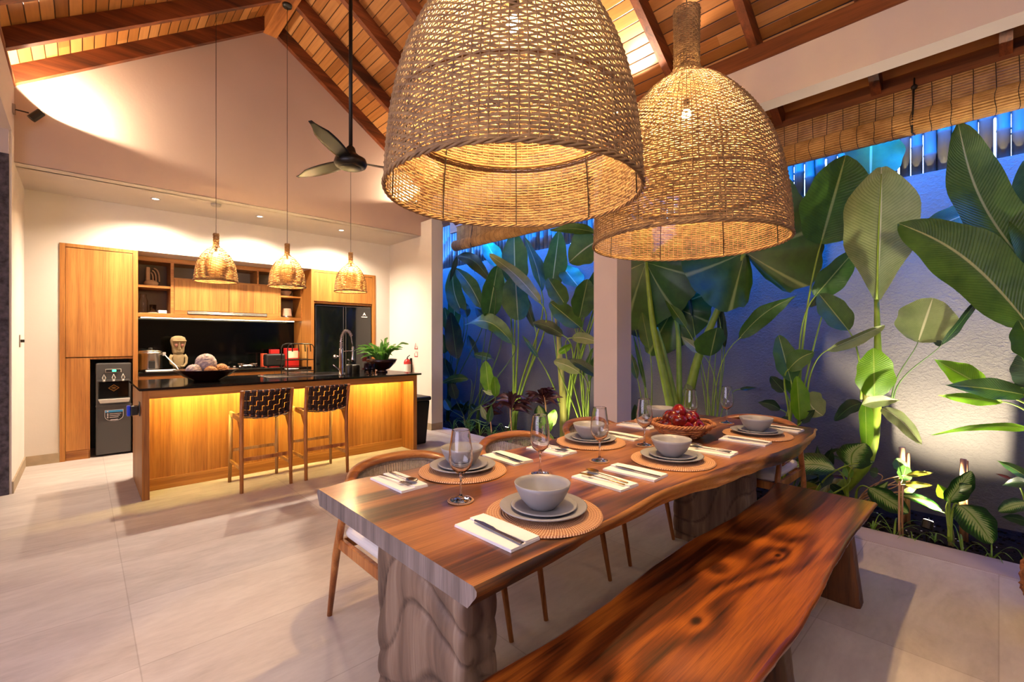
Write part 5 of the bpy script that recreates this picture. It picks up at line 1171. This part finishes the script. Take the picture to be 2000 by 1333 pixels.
plant('tall_calathea', 'tall thin stemmed plant with broad leaves left of the giant pale leaf', 'plant', (4.55, 1.27),
      [L(1603, 476, 1652, 303, 112, m='paddle', x=4.45, xt=4.3, tilt=20, fold=.3, s='oval', wave=.015, fp=(1560, 830, 4.5), r=.008), L(1592, 578, 1670, 488, 50, m='paddle', x=4.5, tilt=35, fp=(1562, 830, 4.5)), L(1657, 645, 1600, 574, 48, m='paddle', x=4.4, tilt=20, s='oval', fp=(1682, 780, 4.45)), L(1616, 684, 1728, 635, 22, m='pale', x=4.35, fold=.6, tilt=35, fp=(1575, 800, 4.45)),
       L(1600, 580, 1582, 600, 14, m='dark', x=4.7, fp=(1562, 830, 4.5))], stem_r=.006)
big = plant('banana_plant', 'banana plant with one giant upright pale leaf on a thick stalk', 'plant', (4.55, .98),
      [L(1713, 585, 1722, 326, 122, m='pale', x=4.5, xt=4.3, tilt=12, fold=.12, wave=.02, s='spade', nostem=True), L(1708, 775, 1706, 680, 62, m='lime', x=4.35, tilt=15, s='oval', nostem=True),
       L(1683, 790, 1758, 782, 24, m='pale', s='lance', x=4.3, arch=.06, nostem=True), L(1722, 798, 1800, 868, 28, m='pale', s='oval', x=4.2, tilt=10, arch=.12, nostem=True), L(1685, 788, 1630, 822, 26, m='dark', s='paddle', x=4.5, arch=.12, nostem=True), L(1690, 780, 1693, 905, 24, m='lime', s='lance', x=4.4, nostem=True),
       L(1700, 350, 1702, 240, 90, m='banana', x=4.75, tilt=30, s='paddle', nostem=True)])
stalk([Vector((4.52, 1.0, -.05)), AX(1702, 900, 4.48), AX(1716, 740, 4.48), AX(1712, 585, 4.5)], .055, .016, par=big)
stalk([Vector((4.56, 1.07, -.05)), AX(1690, 900, 4.52), AX(1693, 800, 4.5), AX(1690, 760, 4.48)], .050, .018, 'trunk', 'trunk', big)
stalk([AX(1713, 585, 4.5)+Vector((-.012, 0, 0)), AX(1716, 460, 4.40)+Vector((-.012, 0, 0)), AX(1722, 340, 4.31)+Vector((-.012, 0, 0))], .009, .003, 'midrib', 'stalk', big)
plant('arrowleaf_plant', 'wiry stemmed plant with a rounded leaf and a rolled leaf against the bright wall', 'plant', (4.5, .95),
      [L(1793, 668, 1822, 582, 92, m='pale', s='oval', x=4.4, tilt=10, wave=.008, fp=(1742, 782, 4.45)), L(1838, 674, 1924, 563, 15, m='dark', s='lance', x=4.4, arch=-.04, fp=(1745, 785, 4.45)), L(1842, 672, 1822, 668, 12, m='dark', s='lance', x=4.4, nostem=True)], stemmat='stalkd', stem_r=.0035)
far = plant('banana_plant', 'banana plant at the right edge with huge overlapping leaves', 'plant', (4.5, -.35),
      [L(2012, 640, 1755, 436, 104, m='banana', x=4.3, xt=4.2, tilt=10, arch=.12, fold=.3, wave=.015, r=.02), L(2015, 530, 1872, 240, 88, m='banana', x=4.55, xt=4.45, tilt=20, sa=-.06, r=.02), L(1945, 398, 1788, 462, 48, m='banana', x=4.75, tilt=35, r=.014, arch=.03), L(2020, 470, 1900, 455, 60, m='dark', x=4.7, r=.014),
       L(1740, 505, 1768, 470, 34, m='banana', x=4.8, nostem=True), L(2020, 300, 2003, 560, 60, m='banana', x=4.6, nostem=True), L(2030, 700, 1990, 625, 60, m='paddle', x=4.3, nostem=True), L(2030, 760, 1992, 690, 50, m='dark', x=4.3, nostem=True)])
plant('ginger_plant', 'low bright plant reaching in from the right edge above the spotlight', 'plant', (4.4, -.45),
      [L(1925, 757, 1825, 702, 44, m='lime', s='lance', x=4.35, tilt=10, fp=(2040, 830, 4.3)), L(2005, 772, 1846, 752, 40, m='paddle', s='lance', x=4.25, tilt=20, arch=.03, fp=(2060, 860, 4.2)), L(1960, 785, 1832, 772, 24, m='lime', s='lance', x=4.35, arch=.0, fp=(2040, 850, 4.3)), L(2010, 838, 1818, 850, 17, m='lime', s='strap', x=4.2, arch=.07, fp=(2060, 870, 4.2)), L(2015, 755, 1960, 762, 22, m='paddle', x=4.4, fp=(2050, 850, 4.3))])
# variegated low plants
def dieff(label, root, lv): return plant('dumb_cane', label, 'plant', root, lv, group='variegated plants along the kerb')
dieff('variegated plant whose leaves show over the far end of the bench', (4.3, 1.02),
      [L(1630, 917, 1545, 912, 42, m='varieg', s='oval', x=4.2, arch=.10, tilt=25, fp=(1655, 985, 4.3)), L(1664, 912, 1690, 866, 54, m='varieg', s='oval', x=4.2, tilt=30, sa=-.2, fp=(1656, 985, 4.3)), L(1675, 905, 1708, 902, 14, m='varieg', s='lance', x=4.2), L(1618, 920, 1605, 953, 24, m='dark', s='lance', x=4.3), L(1622, 945, 1650, 968, 16, m='dark', s='lance', x=4.3), L(1660, 935, 1650, 905, 18, m='lime', s='lance', x=4.25)])
dieff('variegated plant leaning over the kerb just right of the bench end', (4.35, .72),
      [L(1697, 953, 1774, 1002, 40, m='varieg', s='oval', x=4.15, tilt=20, fp=(1672, 975, 4.3)), L(1842, 1000, 1745, 966, 17, m='varieg', s='lance', x=4.2, arch=.12, fp=(1853, 1050, 4.12)), L(1700, 975, 1735, 940, 20, m='varieg', s='lance', x=4.3)])
dieff('variegated plant beside the garden spotlight, with one big drooping leaf', (4.13, .29),
      [L(1872, 986, 1938, 1062, 56, m='varieg', s='oval', x=4.1, tilt=12, arch=.12, fp=(1858, 1058, 4.13)), L(1852, 980, 1897, 920, 34, m='varieg', s='oval', x=4.15, tilt=20, fold=.5, fp=(1855, 1058, 4.13)), L(1850, 975, 1832, 945, 22, m='lime', s='lance', x=4.15, fp=(1854, 1058, 4.13)), L(1868, 958, 1898, 948, 22, m='varieg', s='oval', x=4.12, fp=(1856, 1058, 4.13))])
MB().tube([AZ(1858, 1066, -.05), AZ(1858, 1066, -.05)+Vector((0, 0, .07)), AX(1856, 1025, 4.13)], [.017, .016, .010], 10).build('trunk', MT['trunk'], bpy.context.scene.objects['dumb_cane.002'], local=False, smooth=True)
dieff('variegated plant at the right edge of the bed', (4.3, -.12),
      [L(2010, 985, 1950, 999, 26, m='varieg', s='oval', x=4.2, arch=.1), L(2015, 1025, 1955, 1010, 18, m='dark', s='lance', x=4.15, arch=.1), L(2010, 935, 1948, 900, 18, m='paddle', s='lance', x=4.3, arch=.05), L(2015, 948, 1957, 948, 20, m='dark', s='lance', x=4.25, arch=.12), L(1975, 935, 1945, 925, 6, m='cordy', s='lance', x=4.3)])
plant('croton_plant', 'small plant with red edged leaves behind the bench end', 'plant', (4.45, .78),
      [L(1770, 928, 1824, 923, 11, m='croton', s='lance', x=4.3), L(1768, 946, 1822, 948, 13, m='croton', s='lance', x=4.3), L(1760, 920, 1752, 895, 22, m='paddle', s='oval', x=4.35), L(1762, 938, 1770, 910, 24, m='paddle', s='oval', x=4.3), L(1715, 925, 1698, 920, 20, m='dark', s='oval', x=4.3), L(1765, 960, 1790, 955, 12, m='lime', s='lance', x=4.3), L(1770, 945, 1745, 935, 12, m='croton', s='lance', x=4.35)], stemmat='stump', stem_r=.004)
plant('dark_cordyline', 'dark arching plant between the far head chair and the variegated leaves', 'plant', (4.4, 1.2),
      [L(1600, 930, 1596, 870, 18, m='dark', s='lance', x=4.4), L(1605, 900, 1650, 880, 7, m='dark', s='lance', x=4.4, arch=.2), L(1605, 900, 1660, 910, 7, m='dark', s='lance', x=4.4, arch=.25), L(1598, 930, 1540, 935, 22, m='dark', s='lance', x=4.35, arch=.1), L(1600, 935, 1545, 918, 18, m='dark', s='lance', x=4.35), L(1610, 930, 1560, 900, 20, m='dark', s='lance', x=4.4), L(1610, 920, 1625, 875, 20, m='dark', s='lance', x=4.45), L(1600, 950, 1560, 958, 26, m='croton', s='lance', x=4.3), L(1620, 930, 1668, 935, 6, m='cordy', s='lance', x=4.4)], stemmat='stalkd', merge=True)
# stumps and canes
for (u, v0, v1, x, r, lab) in ((1762, 1000, 874, 4.55, .022, 'short dry reddish stump behind the red edged plant'), (1774, 1010, 885, 4.55, .013, 'thin dry stub leaning against the short stump'), (1757, 1052, 940, 4.12, .007, 'pair of thin reddish canes at the kerb beside the bench end'), (1763, 1055, 950, 4.12, .006, 'slim reddish cane right at the kerb'), (1882, 1045, 897, 4.45, .020, 'pale cane stump standing behind the garden spotlight'), (1890, 930, 900, 4.42, .005, 'tiny pointed shoot beside the pale cane stump')):
    a = AX(u, v1, x); b = Vector((a.x, a.y, -.05)); tag(MB().tube([b, b.lerp(a, .5)+Vector((.004, .003, 0)), a], [r*1.1, r, r*.9], 9).build('stump', MT['stump'], smooth=True), lab, 'stump')
# grass tufts at the kerb
def tuft(x, y, n, h, label, seed, m='grass', grp='grass tufts along the kerb', w=.006):
    t = thing('grass_tuft', label, 'grass', (x, y, -.05), 0, grp); rng = random.Random(seed); q = MB()
    for i in range(n):
        a = rng.uniform(0, 2*PI); b = Vector((x, y, -.05)); d = rng.uniform(.5, 1.3)*h; tip = b+Vector((math.cos(a)*d, math.sin(a)*d, h*rng.uniform(.3, 1.0)))
        leaf_mesh(b, tip, w*rng.uniform(.7, 1.4), Vector((0, 0, 1)), .3, .3, 'strap', .0, 0, 2, 8, i, q)
    q.build('blades', LF[m], t, local=False, smooth=True); return t
for i, (x, y, n, h, lab) in enumerate(((4.13, .62, 7, .13, 'grass tuft at the kerb directly beside the bench end'), (4.12, .50, 6, .16, 'arching grass tuft between bench end and garden spotlight'), (4.11, .40, 5, .13, 'small grass tuft left of the garden spotlight'), (4.12, .16, 5, .17, 'grass tuft right of the garden spotlight'), (4.13, .03, 6, .15, 'grass tuft under the big drooping variegated leaf'), (4.14, -.12, 7, .18, 'grass tuft next to the bark planter'), (4.25, .30, 8, .06, 'dark mossy tuft behind the garden spotlight'))): tuft(x, y, n, h, lab, i+5)
# ---- far bay, between the column and the kitchen corner
plant('heliconia_plant', 'backlit group of tall leaves right beside the kitchen corner', 'plant', (4.6, 6.5),
      [L(888, 640, 886, 548, 26, m='banana', x=4.7), L(905, 615, 885, 520, 34, m='banana', x=4.6, sa=-.08), L(940, 600, 890, 524, 30, m='banana', x=4.5, arch=.08), L(878, 650, 868, 600, 22, m='paddle', x=4.5), L(892, 700, 880, 610, 34, m='dark', x=4.45), L(868, 690, 862, 650, 20, m='paddle', x=4.4), L(912, 620, 905, 590, 20, m='dark', x=4.6), L(880, 740, 866, 700, 22, m='dark', x=4.4)], stemmat='stalkd', stem_r=.008)
plant('heliconia_plant', 'plant with a drooping dark leaf touching the end of the far blind', 'plant', (4.5, 5.6),
      [L(955, 545, 892, 500, 26, m='dark', x=4.4, arch=.12), L(893, 500, 878, 552, 10, m='dark', s='lance', x=4.4, nostem=True), L(953, 622, 972, 518, 44, m='paddle', s='oval', x=4.4, tilt=20), L(1000, 670, 908, 634, 30, m='paddle', x=4.3, arch=.16, tilt=30), L(975, 650, 928, 600, 22, m='dark', x=4.6)], stemmat='stalkd', stem_r=.008)
plant('banana_plant', 'banana plant with a broad green leaf rising behind the far blind', 'plant', (4.65, 4.9),
      [L(1006, 560, 1004, 452, 52, m='banana', x=4.6, tilt=10), L(1012, 625, 1006, 535, 54, m='banana', s='oval', x=4.45, tilt=20, back=True), L(1056, 592, 956, 498, 26, m='pale', x=4.3, tilt=25, arch=.05), L(1058, 570, 1024, 462, 24, m='banana', s='lance', x=4.45, tilt=40, sa=.05), L(975, 520, 948, 470, 34, m='banana', x=4.75), L(1045, 640, 1010, 545, 18, m='dark', x=4.7)], stem_r=.012)
bp = plant('banana_plant', 'banana plant with a pale trunk just left of the column', 'plant', (4.55, 3.85),
      [L(1078, 560, 1092, 450, 44, m='banana', x=4.7, tilt=20), L(1168, 470, 1112, 512, 62, m='banana', x=4.6, tilt=20, arch=.05), L(1165, 455, 1075, 450, 22, m='paddle', s='lance', x=4.4, arch=.05), L(1130, 560, 1098, 520, 40, m='banana', x=4.75), L(1100, 655, 1040, 630, 24, m='dark', x=4.35, arch=.06), L(1150, 590, 1172, 520, 30, m='paddle', x=4.5), L(1052, 700, 1020, 655, 10, m='paddle', s='lance', x=4.4)], stem_r=.010)
stalk([Vector((4.5, 3.82, -.05)), AX(1100, 780, 4.5), AX(1094, 700, 4.5), AX(1090, 640, 4.5), AX(1078, 560, 4.65)], .055, .02, 'trunk', 'trunk', bp)
plant('calathea_clump', 'rounded green leaves on lime stems beside the left face of the column', 'plant', (4.45, 3.42),
      [L(1104, 595, 1070, 543, 36, m='paddle', s='oval', x=4.35, tilt=15), L(1132, 620, 1148, 545, 46, m='paddle', s='oval', x=4.35, tilt=10), L(1134, 640, 1074, 590, 38, m='paddle', s='oval', x=4.3, tilt=15), L(1118, 660, 1166, 668, 22, m='pale', s='oval', x=4.25, arch=.06), L(1132, 728, 1082, 706, 24, m='pale', s='oval', x=4.25, arch=.05), L(1166, 735, 1112, 702, 20, m='dark', s='paddle', x=4.2, arch=.05), L(1092, 690, 1116, 672, 14, m='lime', s='oval', x=4.3), L(1140, 735, 1158, 680, 10, m='paddle', x=4.3), L(1150, 745, 1165, 690, 12, m='paddle', x=4.3)], stem_r=.008)
plant('calathea_clump', 'dim plant with a blue lit leaf low at the kitchen corner', 'plant', (4.4, 5.7),
      [L(915, 740, 864, 748, 16, m='banana', s='paddle', x=4.4, arch=.06), L(960, 700, 926, 692, 16, m='banana', x=4.6), L(955, 765, 948, 705, 26, m='lime', s='oval', x=4.3), L(968, 775, 966, 735, 18, m='lime', s='oval', x=4.3), L(965, 770, 942, 762, 10, m='pale', s='lance', x=4.3), L(950, 820, 938, 790, 12, m='pale', s='lance', x=4.2), L(955, 825, 960, 790, 14, m='paddle', s='lance', x=4.2), L(880, 800, 868, 780, 16, m='banana', x=4.3), L(930, 700, 914, 655, 18, m='dark', x=4.6), L(890, 780, 880, 745, 20, m='dark', x=4.4)], stemmat='stalkd')
def cordy(root, cu, cv, x, label, seed, n=36, R=42, m='cordy'):
    lv = []; rng = random.Random(seed)
    for i in range(n):
        a = rng.uniform(-.5, PI+.5); r = R*rng.uniform(.6, 1.1); lv.append(L(cu+rng.uniform(-3, 3), cv+rng.uniform(-8, 14), cu+math.cos(a)*r, cv-math.sin(a)*r*.75+R*.15, rng.uniform(4.5, 8), m=m, s='lance', x=x, xt=x+rng.uniform(-.2, .2), arch=.14, nostem=i > 0, tilt=rng.uniform(-40, 40)))
    return plant('cordyline', label, 'plant', root, lv, stemmat='stump', stem_r=.008, merge=True, group=None)
cordy((4.25, 4.55), 1001, 790, 4.25, 'burgundy cordyline with dark narrow leaves, the left one of two', 1)
cordy((4.25, 3.95), 1060, 778, 4.25, 'burgundy cordyline nearer the column, with a few pinkish top leaves', 2, 34, 40)
cordy((4.5, 5.2), 958, 800, 4.5, 'small dark cordyline near the middle of the far bed', 3, 14, 28)
cordy((4.55, 6.0), 905, 800, 4.5, 'small dark leafy plant close to the kitchen corner', 4, 16, 30, 'dark')
plant('caladium', 'bright lime lit plant over a garden spotlight left of the third chair', 'plant', (4.15, 3.55),
      [L(1062, 828, 1052, 792, 26, m='varieg', s='oval', x=4.15), L(1068, 836, 1084, 800, 22, m='lime', s='oval', x=4.15), L(1066, 845, 1080, 825, 12, m='lime', s='lance', x=4.1), L(1060, 840, 1044, 815, 20, m='lime', s='oval', x=4.15)], stem_r=.005)
def fern(x, y, n, h, label, seed, m='fern'):
    t = thing('fern', label, 'plant', (x, y, -.05), 0, 'low ferns in the far bed'); rng = random.Random(seed); q = MB()
    for i in range(n):
        a = rng.uniform(0, 2*PI); b = Vector((x, y, -.05)); tip = b+Vector((math.cos(a)*h*.7, math.sin(a)*h*.7, h*rng.uniform(.4, 1))); c = (b+tip)/2+Vector((0, 0, h*.35)); P = bez(b, c, tip, 9)
        for j in range(1, 10):
            for s in (-1, 1):
                tg = (P[j]-P[j-1]).normalized(); sd = tg.cross(Vector((0, 0, 1))).normalized()*s; l = h*.22*(1-j/11); leaf_mesh(P[j], P[j]+sd*l+tg*l*.4, l*.22, Vector((0, 0, 1)), .1, 0, 'lance', 0, 0, 2, 3, j, q)
        q.tube(P, .002, 4)
    q.build('fronds', LF[m], t, local=False, smooth=True); return t
for i, (x, y, n, h, lab) in enumerate(((4.12, 3.95, 10, .22, 'pale green fern in front of the left cordyline'), (4.14, 4.15, 9, .20, 'pale fern at the kerb behind the second chair'), (4.13, 4.45, 9, .16, 'tiny fern at the kerb, left of the pale ferns'), (4.2, 4.9, 9, .22, 'darker fern halfway along the far bed'), (4.2, 5.4, 9, .22, 'dim fern near the kitchen corner'), (4.4, 3.1, 8, .24, 'fern in the shade behind the column'))): fern(x, y, n, h, lab, i+20)
for i, (x, y, n, h, lab) in enumerate(((4.15, 5.1, 9, .25, 'wispy grass in the middle of the far bed'), (4.15, 5.75, 9, .25, 'wispy grass near the kitchen corner'), (4.2, 3.35, 9, .3, 'arching grass left of the column foot'), (4.3, 4.7, 10, .32, 'tall wispy grass behind the far ferns'))): tuft(x, y, n, h, lab, 40+i, grp='wispy grasses in the far bed', w=.004)
plant('cordyline', 'mottled dark plant right behind the column foot', 'plant', (4.4, 2.55),
      [L(1246, 860, 1240, 790, 22, m='dark', x=4.4), L(1250, 850, 1258, 800, 16, m='varieg', x=4.4), L(1245, 740, 1232, 690, 14, m='paddle', x=4.5), L(1262, 760, 1236, 650, 8, m='paddle', s='lance', x=4.5), L(1268, 680, 1254, 610, 26, m='paddle', x=4.45), L(1240, 640, 1225, 590, 26, m='dark', x=4.6)])
# potted fern bowl on the island
bf = thing('plant_bowl', 'dark glazed bowl planted with a bushy fern at the right end of the island', 'plant', (2.745, 5.32, .935))
MB().lathe([(0, 0), (.07, 0), (.075, .012), (.05, .03), (.10, .05), (.165, .115), (.19, .165), (.183, .168), (.155, .12), (0, .10)], n=36).build('bowl', MT['darkbowl'], bf, smooth=True)
MB().lathe([(0, .135), (.168, .14)], n=24).build('soil', MT['soil'], bf)
q = MB(); rng = random.Random(9)
for i in range(48):
    a = rng.uniform(0, 2*PI); r = rng.uniform(.16, .34); zt = rng.uniform(.10, .36)*(1.25 if r < .22 else 1); b = Vector((math.cos(a)*.06*rng.random(), math.sin(a)*.06, .14)); tip = Vector((math.cos(a)*r, math.sin(a)*r, .10+zt*.8)); leaf_mesh(b, tip, rng.uniform(.020, .034), Vector((0, 0, 1)), .5, .22, 'lance', .05, rng.uniform(-.6, .6), 4, 14, i, q)
q.build('foliage', LF['fern'], bf, smooth=True)
# garden uplights
def uplight(x, y, aim, e, label, col=(1, .86, .62), cone=105, ht=.12):
    t = thing('garden_spotlight', label, 'garden light', (x, y, -.05), 0, 'spotlights in the planting bed')
    MB().tube([(0, 0, -.05), (0, 0, ht-.03)], .006, 8).build('spike', MT['black'], t)
    a = (Vector(aim)-Vector((x, y, .05))).normalized(); p0 = Vector((0, 0, ht-.01)); p1 = p0+a*.055
    MB().tube([p0, p1], .030, 16, cap=True).build('head', MT['black'], t); MB().tube([p1, p1+a*.003], .026, 14).build('lens', MT['lens'], t)
    lamp('SPOT', 'uplight_beam', Vector((x, y, -.05))+p1+a*.03, e, col, .02, aim=aim, cone=cone, blend=1)
uplight(4.16, .335, (4.93, .10, 1.55), 560, 'bright garden spotlight at the kerb beside the variegated plant', cone=104)
uplight(4.14, 3.62, (4.7, 3.5, 1.6), 45, 'garden spotlight glowing under the lime plant in the far bed', (1, .90, .55), 110)
uplight(4.30, 2.86, (4.85, 2.2, 1.2), 25, 'garden spotlight hidden behind the column', cone=110)
uplight(4.35, 4.75, (4.8, 4.8, 1.7), 9, 'faint garden spotlight among the far cordylines', (1, .90, .6), 110)
# drop the bare template labels that were never placed
bpy.context.view_layer.update()
